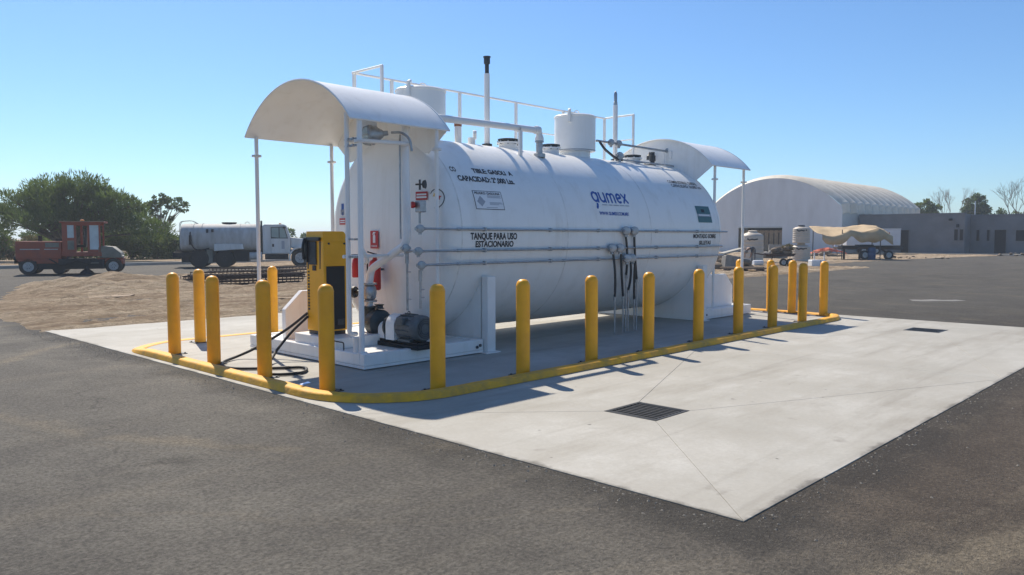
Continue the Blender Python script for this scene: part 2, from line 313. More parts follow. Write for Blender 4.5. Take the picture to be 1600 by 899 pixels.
def text_mesh(s, h, bold=0.0, align='LEFT', squeeze=1.0):
    """vertices and faces of flat lettering, cap height h, in x/y"""
    cu = bpy.data.curves.new('txt', 'FONT'); cu.body = s; cu.size = 1.0; cu.offset = bold; cu.align_x = align; cu.resolution_u = 3
    ob = bpy.data.objects.new('txt', cu); COL.objects.link(ob)
    dg = bpy.context.evaluated_depsgraph_get(); me = bpy.data.meshes.new_from_object(ob.evaluated_get(dg))
    k = h/0.69
    vs = [(v.co.x*k*squeeze, v.co.y*k) for v in me.vertices]; fs = [tuple(p.vertices) for p in me.polygons]
    bpy.data.objects.remove(ob); bpy.data.curves.remove(cu); bpy.data.meshes.remove(me)
    return vs, fs
def stroke(pts, w, closed=False):
    """flat ribbon with round ends along a 2-D line: list of (verts, faces)"""
    P = [Vector((p[0], p[1])) for p in pts]; n = len(P); vs = []; fs = []
    for i in range(n):
        a = P[(i-1) % n] if (closed or i > 0) else P[i]; b = P[(i+1) % n] if (closed or i < n-1) else P[i]
        t = (b-a).normalized(); nn = Vector((-t.y, t.x))*w/2; vs += [tuple(P[i]-nn), tuple(P[i]+nn)]
    for i in range(n if closed else n-1):
        j = (i+1) % n; fs.append((2*i, 2*j, 2*j+1, 2*i+1))
    if not closed:
        for e in (0, n-1):
            o = len(vs); vs += [(P[e].x+math.cos(k*math.pi/5)*w/2, P[e].y+math.sin(k*math.pi/5)*w/2) for k in range(10)]; fs.append(tuple(range(o, o+10)))
    return vs, fs
def c2(cx, cy, rx, ry, a0, a1, n=10): return [(cx+rx*math.cos(R_(a0+(a1-a0)*i/n)), cy+ry*math.sin(R_(a0+(a1-a0)*i/n))) for i in range(n+1)]

# ------------------------------------------------------------------ the ground
def sheet(name, m, x0, x1, y0, y1, z, kind=True):
    b = MB(); b.add([(x0,y0,z),(x1,y0,z),(x1,y1,z),(x0,y1,z)], [(0,1,2,3)]); o = b.build(name, m, smooth=False); return struct(o)
sheet('terrain', 'dirt', -600, 1400, -600, 1400, -0.09)
sheet('asphalt_yard', 'asphalt', -90, 140, -70, 47.4, -0.007)

def dirt_patch(name, x0, x1, y0, y1, nx, ny, inside, hgt, m='dirt'):
    """rough ground that rises through the asphalt along a ragged edge"""
    vs = []; fs = []
    for j in range(ny+1):
        for i in range(nx+1):
            x = x0+(x1-x0)*i/nx; y = y0+(y1-y0)*j/ny
            e = inside(x, y) + 0.35*noise.noise((x*1.3, y*1.3, 3)) + 0.12*noise.noise((x*5, y*5, 8))
            k = max(-1.0, min(1.0, e/0.5))
            z = -0.012 + 0.036*k + (hgt(x, y) if k > 0 else 0)*min(1, max(0, e))
            vs.append((x, y, z))
    for j in range(ny):
        for i in range(nx): a = j*(nx+1)+i; fs.append((a, a+1, a+nx+2, a+nx+1))
    b = MB(); b.add(vs, fs); return struct(b.build(name, m, smooth=True, angle=180))
def h_lot(x, y):
    z = 0.05*noise.noise((x*0.5, y*0.5, 1)) + 0.045*noise.noise((x*1.2, y*3.4, 5)) + 0.03*noise.noise((x*3.1, y*4.5, 7)) + 0.04*max(0, noise.noise((x*2.2, y*2.6, 17)))**1.5 + 0.03*noise.noise((x*6, y*6, 2))
    z += 0.025*math.sin(y*4.2+0.5*math.sin(x*0.4))*max(0, noise.noise((x*0.2, y*0.3, 9)))
    # the graded bank in front of the road
    d = (y-26.6-0.15*(x-8))/1.9; w = max(0, min(1, (13.0-x)/3.0))*max(0, min(1, (x-5.6)/2.5))
    z += 0.5*math.exp(-d*d)*w*(0.75+0.5*noise.noise((x*0.9, y*0.9, 4)))
    z += 0.14*max(0, 1-abs(y-30.3)/1.2) + 0.10*max(0, noise.noise((x*0.8, y*1.1, 12)))**1.2
    return z
dirt_patch('dirt_lot', 3.4, 44, 15.2, 33.0, 420, 240,
           lambda x, y: min((y-15.25)*3, max(x-4.05-max(0, y-20)*0.33, -1), (31.6+0.3*math.sin(x*0.5)-y)), h_lot)
dirt_patch('dirt_verge', 20.0, 132, 18.6, 60, 260, 110, lambda x, y: (y-19.1+0.4*math.sin(x*0.21)-max(0, (x-62)*0.0)) if x > 44 else min(y-19.1, x-21), lambda x, y: 0.06*noise.noise((x*0.6, y*0.6, 1))+0.03*noise.noise((x*2, y*2, 5)))
dirt_patch('dirt_shoulder', 60, 132, 12.0, 20.0, 120, 40, lambda x, y: (y-18.9+(x-66)*0.13), lambda x, y: 0.05*noise.noise((x*1.2, y*1.2, 1)))

# concrete apron: panels meeting in open joints, sloped joints run to the two drains
SX0, SX1, SY0, SY1 = 4.12, 16.7, 2.09, 15.4; SM = 10.41
slab = thing('concrete_slab', 'x', 'x'); del slab['label']; del slab['category']; struct(slab)
def panel(poly, g=0.0015):
    c = Vector((sum(p[0] for p in poly)/len(poly), sum(p[1] for p in poly)/len(poly)))
    n = len(poly); q = []
    for i in range(n):                         # pull every edge in by g
        p0 = Vector(poly[i-1]); p = Vector(poly[i]); p2 = Vector(poly[(i+1) % n])
        d1 = (p-p0).normalized(); d2 = (p2-p).normalized(); n1 = Vector((-d1.y, d1.x)); n2 = Vector((-d2.y, d2.x))
        q.append(p + (n1+n2)*(g/(1+n1.dot(n2))))
    b = MB(); b.prism([(p.x, p.y) for p in q], 0.14, (0, 0, -0.14), (1,0,0), (0,1,0))
    return b.build('concrete_panel', 'concrete', slab, smooth=False, bevel=0.002)
DR = [((6.15, 4.13), 0.29), ((15.0, 4.22), 0.29)]
for (xa, xb), ((dx, dy), h) in zip(((SX0, SM), (SM, SX1)), DR):
    o = [(xa, SY0), (xb, SY0), (xb, 6.05), (xa, 6.05)]; d = [(dx-h, dy-h), (dx+h, dy-h), (dx+h, dy+h), (dx-h, dy+h)]
    for i in range(4): panel([o[i], o[(i+1) % 4], d[(i+1) % 4], d[i]])
for xa, xb in ((SX0, SM), (SM, SX1)):
    panel([(xa, 6.05), (xb, 6.05), (xb, 7.68), (xa, 7.68)]); panel([(xa, 7.68), (xb, 7.68), (xb, 10.95), (xa, 10.95)]); panel([(xa, 10.95), (xb, 10.95), (xb, SY1), (xa, SY1)])

# yellow kerb around the island
def rrect(x0, x1, y0, y1, r, n=10):
    out = []
    for cx, cy, a in ((x1-r, y0+r, -90), (x1-r, y1-r, 0), (x0+r, y1-r, 90), (x0+r, y0+r, 180)):
        out += [(cx+r*math.cos(R_(a+90*i/n)), cy+r*math.sin(R_(a+90*i/n))) for i in range(n+1)]
    return out
def kerb():
    prof = [(0.0, 0.002), (0.016, 0.062), (0.022, 0.072), (0.036, 0.082), (0.05, 0.086), (0.135, 0.088), (0.15, 0.084), (0.165, 0.07), (0.175, 0.002)]   # inset, height
    b = MB(); rings = []
    path = rrect(4.2, 16.55, 5.95, 12.5, 1.15, 12); P = []
    for i in range(len(path)):                          # even steps so that the edge can waver
        a = Vector(path[i]); c = Vector(path[(i+1) % len(path)]); k = max(1, int((c-a).length/0.2)); P += [a.lerp(c, t/k) for t in range(k)]
    n = len(P); vs = []
    for i, p in enumerate(P):
        t = (P[(i+1) % n]-P[i-1]).normalized(); nn = Vector((-t.y, t.x)); w = 0.008*noise.noise((p.x*2, p.y*2, 0)); lo = 1-0.88*max(0, min(1, (p.y-11.2)/0.8))*max(0, min(1, (15.5-p.x)/2))-0.5*max(0, min(1, (p.x-16.2)/0.3))
        for ins, z in prof: q = p + nn*(ins+w); vs.append((q.x, q.y, z*0.88*lo + 0.002 + (0.006*lo*noise.noise((p.x*3, p.y*3, 4)) if z > 0.01 else 0)))
    m_ = len(prof); fs = [(i*m_+k, ((i+1) % n)*m_+k, ((i+1) % n)*m_+k+1, i*m_+k+1) for i in range(n) for k in range(m_-1)]
    b.add(vs, fs); return struct(b.build('kerb', 'kerbyellow', angle=50))
kerb()

# far road kerb and planting strip beyond the road on the left
b = MB(); b.bb(-30, 60, 47.4, 47.75, -0.05, 0.16); struct(b.build('far_kerb', 'concrete', smooth=False, bevel=0.02))
b = MB(); b.bb(-30, 70, 47.76, 60, -0.2, 0.13); struct(b.build('planting_strip', 'dirt', smooth=False))

# ------------------------------------------------------------------ drains
def drain(c, h, label):
    t = thing('drain_grate', label, 'drain', (c[0], c[1], 0), math.pi/2, 'floor drains in the concrete apron')
    b = MB()
    for s in (-1, 1):
        b.box((s*(h-0.02), 0, -0.012), (0.036, 2*h-0.006, 0.03)); b.box((0, s*(h-0.02), -0.013), (2*h-0.08, 0.036, 0.03))
    b.build('frame', 'grate', t, smooth=False)
    n = 9; me = None
    for i in range(n):
        y = -h+0.06+(2*h-0.12)*i/(n-1)
        if me is None:
            q = MB(); q.box((0, 0, 0), (2*h-0.085, 0.014, 0.03)); o = q.build('bar', 'dsteel', t, smooth=False); me = o
        else:
            o = me.copy(); COL.objects.link(o)
        o.location = (0, y, -0.014)
    q = MB(); q.box((0, 0, -0.16), (2*h, 2*h, 0.02)); q.build('sump', 'pit', t, smooth=False)
drain(DR[0][0], DR[0][1], 'square slotted steel floor drain nearest the camera in the sunlit concrete')
drain(DR[1][0], DR[1][1], 'small far floor drain near the right edge of the concrete apron')

# ------------------------------------------------------------------ bollards
BH, BR = 1.15, 0.084
def make_bollard():
    t = thing('bollard', 'x', 'bollard', group='yellow bollards round the tank island')
    b = MB(); b.lathe([(BR, 0.008), (BR, BH-0.085)], n=28); b.build('post', 'yellow', t)
    b = MB(); b.lathe([(BR+0.002, BH-0.0855), (BR+0.002, BH-0.082), (BR*0.97, BH-0.06), (BR*0.82, BH-0.03), (BR*0.55, BH-0.009), (BR*0.25, BH-0.001), (0.0001, BH)], n=28); b.build('cap', 'yellow', t)
    b = MB(); b.box((0, 0, 0.005), (0.25, 0.25, 0.009))
    for sx in (-1, 1):
        for sy in (-1, 1): b.lathe([(0.013, 0.0095), (0.013, 0.022), (0.0001, 0.024)], (sx*0.1, sy*0.1, 0), n=6)
    b.build('base_plate', 'dsteel', t, smooth=False)
    return t
bp = make_bollard()
BOL = [((4.58, 11.01), 'leftmost yellow bollard, at the left bend of the kerb'),
       ((5.37, 11.94), 'sunlit yellow bollard second from the left, behind the kerb'),
       ((4.56, 9.75), 'shaded yellow bollard third from left, overlapping the sunlit one'),
       ((4.53, 8.38), 'yellow bollard in front of the black hose loop'),
       ((6.79, 12.24), 'bright yellow bollard behind the thin canopy post, left of the dispenser'),
       ((4.58, 7.14), 'large yellow bollard in front of the yellow dispenser'),
       ((5.43, 6.32), 'nearest shaded yellow bollard in front of the pump motor'),
       ((6.73, 6.28), 'yellow bollard right of the white saddle post'),
       ((8.05, 6.28), 'yellow bollard left of the flexible conduits below the tank'),
       ((9.38, 6.29), 'yellow bollard just right of the flexible conduits'),
       ((10.83, 6.33), 'yellow bollard in front of the far white skid'),
       ((12.17, 6.35), 'yellow bollard in front of the far canopy post'),
       ((13.48, 6.36), 'yellow bollard standing alone between far canopy post and water tanks'),
       ((14.81, 6.38), 'shaded front bollard of the pair below the stacked water tanks'),
       ((16.35, 7.28), 'sunlit rear bollard of the pair below the stacked water tanks'),
       ((16.25, 6.55), 'rightmost yellow bollard at the far end of the kerb'),
       ((16.35, 8.52), 'bollard mostly hidden behind the far canopy post'),
       ((16.35, 7.77), 'bollard whose cap just shows above the one standing alone')]
for i, (p, lab) in enumerate(BOL):
    o = bp if i == 0 else copy_tree(bp)
    o.location = (p[0], p[1], 0); o.rotation_euler = (R_(random.uniform(-.3, .3)), R_(random.uniform(-.3, .3)), R_(random.uniform(-6, 6))); o['label'] = lab
for k, (x, y, rz) in enumerate(((4.36, 7.22, 0.3), (4.45, 8.25, 1.0))):
    b = MB(); b.add([(-.07,-.02,0),(.06,-.025,0.004),(.07,.02,0.01),(-.06,.025,0.003),(-.02,0.0,0.012)], [(0,1,4),(1,2,4),(2,3,4),(3,0,4)])
    o = b.build('tape_scrap', 'tape', smooth=False, solid=0.002); o.location = (x, y, 0.10 if k == 0 else 0.012); o.rotation_euler = (0, 0, rz)
    tag(o, ('scrap of blue masking tape on the kerb by the large front bollard', 'scrap of blue masking tape behind the bollard near the hose')[k], 'tape', 'scraps of blue tape by the bollards')

# ------------------------------------------------------------------ the storage tank
TY, TZ, TR = 9.32, 1.67, 1.47; TX0, TX1 = 7.2, 14.2; TMID = 10.61
tank = thing('fuel_storage_tank', 'large white horizontal fuel tank with canopies, pipes and handrail on skids', 'tank', (TMID, TY, 0))
def tk(mb, name, m, parent=None, **kw):
    """build a part given in yard coordinates as a child of the tank (or of one of its parts)"""
    mb.v = [(x-TMID, y-TY, z) for x, y, z in mb.v]
    return mb.build(name, m, parent or tank, **kw)
b = MB(); b.lathe([(TR, 0), (TR, (TX1-TX0)*0.25), (TR, (TX1-TX0)*0.5), (TR, (TX1-TX0)*0.75), (TR, TX1-TX0)], (TX0, TY, TZ), (1, 0, 0), n=96)
b.f = b.f[:-2]; b.mi = b.mi[:-2]; tk(b, 'shell', 'white')
KN, CR = 0.22, TR-0.22
def head_prof(): return [(r if r > 0 else 0.0001, -KN-0.1*(1-(r/CR)**2)) for r in (0, 0.25, 0.5, 0.75, 0.95, CR)] + [(CR+KN*math.sin(R_(a)), -KN*math.cos(R_(a))) for a in (10, 22, 36, 50, 64, 78, 90)]
def head_x(y, z):
    """x of the near head's surface"""
    r = math.hypot(y-TY, z-TZ)
    if r <= CR: return TX0-KN-0.1*(1-(r/CR)**2)
    return TX0-math.sqrt(max(0, KN*KN-(r-CR)**2))
b = MB(); b.lathe(head_prof(), (TX0, TY, TZ), (1, 0, 0), n=96); b.f.pop(); b.mi.pop(); hd = tk(b, 'head', 'white', angle=60)
b = MB(); b.lathe(head_prof(), (TX1, TY, TZ), (-1, 0, 0), n=96); b.f.pop(); b.mi.pop(); tk(b, 'head', 'white', angle=60)
for x in (TX0, 9.45, 11.77, TX1):
    b = MB(); b.lathe([(TR-0.002, -0.014), (TR+0.003, -0.006), (TR+0.003, 0.006), (TR-0.002, 0.014)], (x, TY, TZ), (1, 0, 0), n=96); b.f = b.f[:-2]; b.mi = b.mi[:-2]; tk(b, 'weld_seam', 'weld')

# saddles and skids
def saddle(xs):
    n = 20; pts = []
    for i in range(n+1):
        a = math.pi+R_(25)+(math.pi-2*R_(25))*i/n; pts.append((TY+(TR+0.003)*math.cos(a), TZ+(TR+0.003)*math.sin(a)))
    b = MB(); vs = []; fs = []
    for (y, z) in pts: vs += [(xs-0.05, y, 0.004), (xs-0.05, y, z), (xs+0.05, y, 0.004), (xs+0.05, y, z)]
    for i in range(n): a = i*4; c = a+4; fs += [(a, c, c+1, a+1), (a+2, a+3, c+3, c+2), (a+1, c+1, c+3, a+3), (a, a+2, c+2, c)]
    fs += [(0, 1, 3, 2), (4*n, 4*n+2, 4*n+3, 4*n+1)]
    b.add(vs, fs); s = tk(b, 'saddle', 'white', bevel=0.0, smooth=False)
    for y in (7.89, 10.75):
        b = MB(); b.bb(xs-0.06, xs+0.1, y-0.06, y+0.06, 0.02, 1.09); tk(b, 'post', 'white', s, smooth=False, bevel=0.006)
        b = MB(); b.bb(xs-0.12, xs+0.16, y-0.1, y+0.1, 0.002, 0.019); tk(b, 'foot_plate', 'white', s, smooth=False)
saddle(7.72); saddle(13.6)
def skid(x0, x1, outer):
    h = 0.2; w = 0.1; y0, y1 = 7.9, 10.78
    sk = MB(); sk.bb(x0, x1, y0, y1, 0.015, 0.05); s = tk(sk, 'skid', 'white', smooth=False)
    for y in (y0, y1-w): b = MB(); b.bb(x0, x1, y, y+w, 0.051, h); tk(b, 'beam', 'white', s, smooth=False, bevel=0.008)
    for x in (x0, x1-w): b = MB(); b.bb(x+0.001, x+w-0.001, y0+w, y1-w, 0.052, h-0.001); tk(b, 'beam', 'white', s, smooth=False, bevel=0.008)
    b = MB(); b.bb(x0+w, x1-w, y0+w, y1-w, 0.052, h-0.02); tk(b, 'deck', 'white', s, smooth=False)
    # chamfered guard plate at the outer end
    yy = 10.2 if outer < 0 else 8.33; sg = 1 if outer < 0 else -1; xe = x0+0.2 if outer < 0 else x1-0.22
    poly = [(0, 0), (0, 0.42), (0.28*sg, 0.68), (1.15*sg, 0.68), (1.15*sg, 0)]
    if sg < 0: poly = poly[::-1]
    b = MB(); b.prism(poly, 0.1, (xe, yy, h-0.018), (1, 0, 0), (0, 0, 1)); tk(b, 'guard_plate', 'white', s, smooth=False, bevel=0.006)
    bx = x0 if outer < 0 else x1
    b = MB(); b.lathe([(0.022, 0), (0.022, 0.02), (0.0001, 0.021)], ((x1 if outer < 0 else x0)-outer*(-0.07), y0-0.001, 0.12), (0, -1, 0), n=6); b.lathe([(0.022, 0), (0.022, 0.02), (0.0001, 0.021)], ((x1 if outer < 0 else x0)+outer*0.13, y0-0.001, 0.10), (0, -1, 0), n=6); tk(b, 'bolt', 'dsteel', s)
skid(5.6, 7.64, -1); skid(13.68, 15.7, 1)
b = MB(); b.bb(5.66, 6.42, 8.62, 9.62, 0.181, 0.325); plinth = tk(b, 'plinth', 'white', smooth=False, bevel=0.008)
b = MB(); b.tube(bend([(5.64, 8.4, 0.19), (5.64, 8.4, 0.30), (5.648, 8.72, 0.30)], 0.03), 0.008, 8); tk(b, 'bonding_wire', 'rubber')

# canopies: open barrel vaults on posts, closed towards the tank by a plate cut to the shell
CW, CS, CRI = 1.31, 3.09, 0.62
CRAD = (CW*CW+CRI*CRI)/(2*CRI); CA = math.asin(CW/CRAD)
def arch(n=28, dr=0.0): return [(TY-0.02+(CRAD+dr)*math.sin(-CA+2*CA*i/n), CS+CRI-CRAD+(CRAD+dr)*math.cos(-CA+2*CA*i/n)) for i in range(n+1)]
def canopy(xa, xb, xplate):
    b = MB(); o = arch(dr=0.0); i_ = arch(dr=-0.012); n = len(o); vs = []
    for x in (xa, xb):
        vs += [(x, y, z) for y, z in o] + [(x, y, z) for y, z in i_]
    fs = []
    for k in range(n-1):
        fs += [(k, k+1, 2*n+k+1, 2*n+k), (n+k, 3*n+k, 3*n+k+1, n+k+1), (k, n+k, n+k+1, k+1), (2*n+k, 2*n+k+1, 3*n+k+1, 3*n+k)]
    fs += [(0, 2*n, 3*n, n), (n-1, 2*n-1, 4*n-1, 3*n-1)]
    b.add(vs, fs); c = fixn(tk(b, 'canopy', 'white', angle=30))
    # rolled rim along the open edge and inner stiffeners
    for x in (min(xa, xb)+0.006, max(xa, xb)-0.006):
        b = MB(); b.tube([(x, y, z-0.006) for y, z in arch(dr=0.001)], 0.014, 6); tk(b, 'rim', 'white', c)
    for s in (0, 1):
        y, z = arch()[0 if s == 0 else -1]; b = MB(); b.tube([(xa, y, z-0.004), (xb, y, z-0.004)], 0.013, 6); tk(b, 'rim', 'white', c)
    # end plate
    tipa = math.atan2(2.81-TZ, 0.95); out = [(TY-0.95, 2.81)] + arch(24, -0.014) + [(TY+0.95, 2.81)]
    m_ = len(out); vs = []; inn = []
    for k in range(m_):
        a = math.pi-tipa-(math.pi-2*tipa)*k/(m_-1); ri = TR+0.004-0.16*abs(math.sin(math.pi*k/(m_-1)))**0.6; inn.append((TY+ri*math.cos(a), TZ+ri*math.sin(a)))
    for x in (xplate-0.006, xplate+0.006): vs += [(x, y, z) for y, z in out] + [(x, y, z) for y, z in inn]
    fs = []
    for k in range(m_-1): fs += [(k, k+1, m_+k+1, m_+k), (2*m_+k, 3*m_+k, 3*m_+k+1, 2*m_+k+1), (k, 2*m_+k, 2*m_+k+1, k+1), (m_+k, m_+k+1, 3*m_+k+1, 3*m_+k)]
    b = MB(); b.add(vs, fs); fixn(tk(b, 'end_plate', 'white', c, smooth=False))
    return c
c1 = canopy(5.5, 7.1, 7.06); c2_ = canopy(15.72, 14.12, 14.16)
def canopy_post(x, y, c, z0=0.2, s=0.028, flange=2.82, top=None):
    zt = top or 3.06
    b = MB(); b.cyl((x, y, z0), (x, y, zt+0.14 if abs(y-TY) < 1.2 else zt+0.03), s, 14); p = tk(b, 'canopy_post', 'white2', c)
    for z_ in (flange-0.012, flange+0.004, z0): b = MB(); b.lathe([(0.068, z_), (0.068, z_+0.013)], (x, y, 0), n=16); tk(b, 'flange', 'white2', p)
    return p
canopy_post(5.66, 10.58, c1); canopy_post(6.93, 10.58, c1); canopy_post(5.66, 8.03, c1, s=0.034); canopy_post(6.9, 8.03, c1)
canopy_post(15.55, 8.05, c2_); canopy_post(14.33, 8.05, c2_); canopy_post(15.55, 10.58, c2_)
b = MB(); b.lathe([(0.045, 0.2), (0.045, 0.36), (0.05, 0.37), (0.05, 0.39)], (5.66, 8.14, 0), n=14); tk(b, 'pipe_stub', 'white2')

# manway drums on the back of the tank
def drum(x, y, label_bits):
    b = MB(); b.lathe([(0.29, TZ+TR-0.06), (0.29, 3.24)], (x, y, 0), n=40); d = tk(b, 'manway_neck', 'white')
    b = MB(); b.lathe([(0.30, 3.241), (0.385, 3.245), (0.385, 3.86), (0.395, 3.865), (0.395, 3.885), (0.37, 3.905), (0.0001, 3.93)], (x, y, 0), n=48); tk(b, 'manway_drum', 'white', d)
    b = MB(); b.lathe([(0.386, 3.2525), (0.388, 3.257), (0.386, 3.2625)], (x, y, 0), n=48); b.f = b.f[:-2]; b.mi = b.mi[:-2]; tk(b, 'gasket', 'dsteel', d)
    b = MB(); b.tube([(x-0.36, y-0.17, 3.86), (x-0.38, y-0.18, 3.95), (x-0.3, y-0.12, 3.98)], 0.03, 10); b.box((x-0.37, y-0.17, 3.83), (0.06, 0.05, 0.16), 0.4); tk(b, 'hinge', 'white', d)
    b = MB(); b.tube(arc((x+0.05, y, 3.925), 0.09, 0, math.pi, 8), 0.01, 8); tk(b, 'handle', 'white', d)
drum(7.78, 9.42, ''); drum(11.45, 9.36, '')

# catwalk handrail at the back
b = MB(); b.bb(7.2, 13.7, 9.68, 10.38, 3.12, 3.16); cw = tk(b, 'catwalk', 'white2', smooth=False)
for x in (7.6, 9.0, 10.6, 12.2, 13.4): b = MB(); b.bb(x-0.03, x+0.03, 9.72, 10.36, 2.5 if False else 2.86, 3.119); tk(b, 'catwalk_bracket', 'white2', cw, smooth=False)
b = MB(); b.tube([(7.2, 10.36, 4.21), (13.7, 10.36, 4.21)], 0.019, 10); tk(b, 'top_rail', 'white2', cw)
b = MB(); b.tube([(7.2, 10.36, 3.7), (13.7, 10.36, 3.7)], 0.014, 8); tk(b, 'mid_rail', 'white2', cw)
for x in (7.2, 13.7):
    b = MB(); b.tube([(x, 10.38, 4.212), (x, 9.6, 4.212)], 0.019, 10); tk(b, 'end_rail', 'white2', cw)
    b = MB(); b.tube([(x, 10.34, 3.7), (x, 9.62, 3.7)], 0.014, 8); tk(b, 'end_rail', 'white2', cw)
    b = MB(); b.bb(x-0.02, x+0.02, 9.6, 9.64, 3.16, 4.2); tk(b, 'rail_post', 'white2', cw, smooth=False)
for x in (7.22, 7.95, 9.45, 10.9, 12.3, 13.68): b = MB(); b.bb(x-0.025, x+0.025, 10.34, 10.38, 3.16, 4.2); tk(b, 'rail_post', 'white2', cw, smooth=False)

# vents, nozzles and covers on the crown
TT = TZ+TR
def vent(x, y, top, cap):
    b = MB(); b.cyl((x, y, TT-0.03), (x, y, top-0.28), 0.047, 18); v = tk(b, 'vent_pipe', 'white2')
    b = MB(); b.lathe([(0.085, TT-0.01), (0.085, TT+0.05), (0.06, TT+0.055)], (x, y, 0), n=18); tk(b, 'collar', 'dsteel', v)
    if cap: b = MB(); b.lathe([(0.034, top-0.279), (0.034, top-0.12), (0.052, top-0.118), (0.052, top-0.02), (0.062, top-0.018), (0.062, top), (0.0001, top+0.004)], (x, y, 0), n=18); tk(b, 'vent_cap', 'dsteel', v)
    else: b = MB(); b.lathe([(0.04, top-0.279), (0.04, top-0.22), (0.034, top-0.215), (0.034, top-0.06), (0.02, top-0.02), (0.0001, top)], (x, y, 0), n=18); tk(b, 'vent_cap', 'steel', v)
vent(9.13, 9.34, 4.62, True); vent(12.66, 9.32, 4.53, False)
def cover(x, y, r=0.17):
    z = TZ+math.sqrt(TR*TR-(y-TY)**2)-0.03
    b = MB(); b.lathe([(r*0.9, z-0.05), (r*0.9, z+0.1), (r*1.1, z+0.101), (r*1.1, z+0.125)], (x, y, 0), n=24); c = tk(b, 'inspection_port', 'white2')
    b = MB(); b.lathe([(r*0.85, z+0.126), (r*0.85, z+0.15), (r*1.0, z+0.152), (r*1.0, z+0.178), (r*0.6, z+0.19), (0.0001, z+0.19)], (x, y, 0), n=24); tk(b, 'cover', 'dsteel', c)
    for k in range(8):
        a = k*math.pi/4; b = MB(); b.cyl((x+r*math.cos(a), y+r*math.sin(a), z+0.085), (x+r*math.cos(a), y+r*math.sin(a), z+0.145), 0.012, 6); tk(b, 'bolt', 'steel', c)
cover(9.42, 9.14); cover(10.5, 9.14); cover(13.0, 9.14); cover(9.95, 9.45, 0.1)
b = MB(); b.cyl((8.28, 9.12, TT-0.06), (8.28, 9.12, 3.37), 0.055, 18); n_ = tk(b, 'nozzle', 'white2')
b = MB(); b.lathe([(0.06, 3.371), (0.06, 3.42), (0.066, 3.422), (0.066, 3.47), (0.05, 3.485), (0.0001, 3.486)], (8.28, 9.12, 0), n=18); tk(b, 'primer_cap', 'orange', n_)
b = MB(); b.cyl((8.55, 9.1, TT-0.06), (8.55, 9.1, 3.22), 0.06, 18); n_ = tk(b, 'nozzle', 'white2')
b = MB(); b.lathe([(0.0001, 0.03), (0.07, 0.028), (0.075, 0), (0.07, -0.028), (0.0001, -0.03)], (8.62, 9.1, 3.27), (0.75, -0.65, 0), n=20); tk(b, 'blind_flange', 'white', n_)
# suction line: up from the riser, along the crown, under the canopy and down to the pump
b = MB(); b.cyl((9.66, 8.65, 2.93), (9.66, 8.65, 3.21), 0.045, 16); rs = tk(b, 'riser', 'dsteel')
b = MB(); b.lathe([(0.1, 2.96), (0.1, 3.02), (0.055, 3.03), (0.055, 3.2), (0.075, 3.205), (0.075, 3.23)], (9.66, 8.65, 0), n=18); tk(b, 'flange', 'steel', rs)
SUC = [(9.66, 8.65, 3.22), (9.66, 8.65, 3.40), (7.02, 8.65, 3.36), (6.5, 8.2, 3.08), (6.46, 8.12, 1.56), (6.46, 8.93, 1.2), (6.46, 8.97, 1.0)]
b = MB(); b.tube(bend(SUC, 0.13, 7), 0.052, 18); su = tk(b, 'suction_pipe', 'white2')
b = MB(); b.bb(9.12, 9.18, 8.58, 8.62, 2.93, 3.345); tk(b, 'pipe_support', 'white2', su, smooth=False)
b = MB(); b.tube([(9.15, 8.6, 3.345)]+arc((9.15, 8.65, 3.40), 0.066, math.pi, 2*math.pi, 8, (0,1,0), (0,0,1)), 0.008, 6); tk(b, 'clamp', 'white2', su)
b = MB(); b.lathe([(0.068, 0), (0.075, 0.03), (0.06, 0.09)], (9.66, 8.65, 3.23), (0, 0, 1), n=16); b.lathe([(0.065, -0.05), (0.072, 0.0), (0.065, 0.05)], (9.6, 8.65, 3.40), (1, 0, 0), n=16); tk(b, 'elbow_fitting', 'white2', su)
b = MB()
for z in (0.745, 0.985): b.lathe([(0.105, z), (0.105, z+0.022)], (6.46, 8.97, 0), n=20)
b.lathe([(0.06, 0.767), (0.09, 0.8), (0.1, 0.875), (0.09, 0.95), (0.06, 0.984)], (6.46, 8.97, 0), n=20); vl = tk(b, 'gate_valve', 'steel')
b = MB(); b.cyl((6.42, 9.0, 0.875), (6.36, 9.16, 0.875), 0.03, 12); b.lathe([(0.08, 0), (0.085, 0.02), (0.08, 0.04)], (6.36, 9.16, 0.875), (-0.35, 0.94, 0), n=16); tk(b, 'hand_wheel', 'dsteel', vl)
b = MB(); b.tube([(6.46, 8.97, 0.744), (6.46, 8.97, 0.66)], 0.05, 16); tk(b, 'suction_drop', 'white2', vl)
# pipe frame beside the front canopy post
b = MB(); b.tube(bend([(5.66, 8.3, 3.2), (5.66, 8.3, 0.42), (5.9, 8.5, 0.38)], 0.08), 0.03, 14); pf = tk(b, 'riser_pipe', 'white2')
b = MB(); b.tube([(5.66, 8.27, 2.86), (6.45, 8.06, 2.86)], 0.026, 12); tk(b, 'cross_pipe', 'white2', pf)
b = MB(); b.tube(bend([(5.62, 8.35, 1.40), (6.3, 8.45, 1.40), (6.72, 8.55, 1.40)], 0.05), 0.022, 12); tk(b, 'cross_pipe', 'white2', pf)
b = MB(); b.tube(bend([(5.75, 8.18, 2.7), (5.75, 8.18, 1.55), (5.9, 8.2, 1.35), (6.05, 8.5, 1.3)], 0.1), 0.022, 12); tk(b, 'return_pipe', 'white2', pf)
for z in (2.78, 2.86, 1.62, 1.40):
    b = MB(); b.box((5.66, 8.18, z), (0.03, 0.32, 0.025)); b.cyl((5.63, 8.2, z), (5.6, 8.2, z), 0.012, 8); b.cyl((5.63, 8.1, z), (5.6, 8.1, z), 0.012, 8); tk(b, 'u_bolt', 'steel', pf, smooth=False)
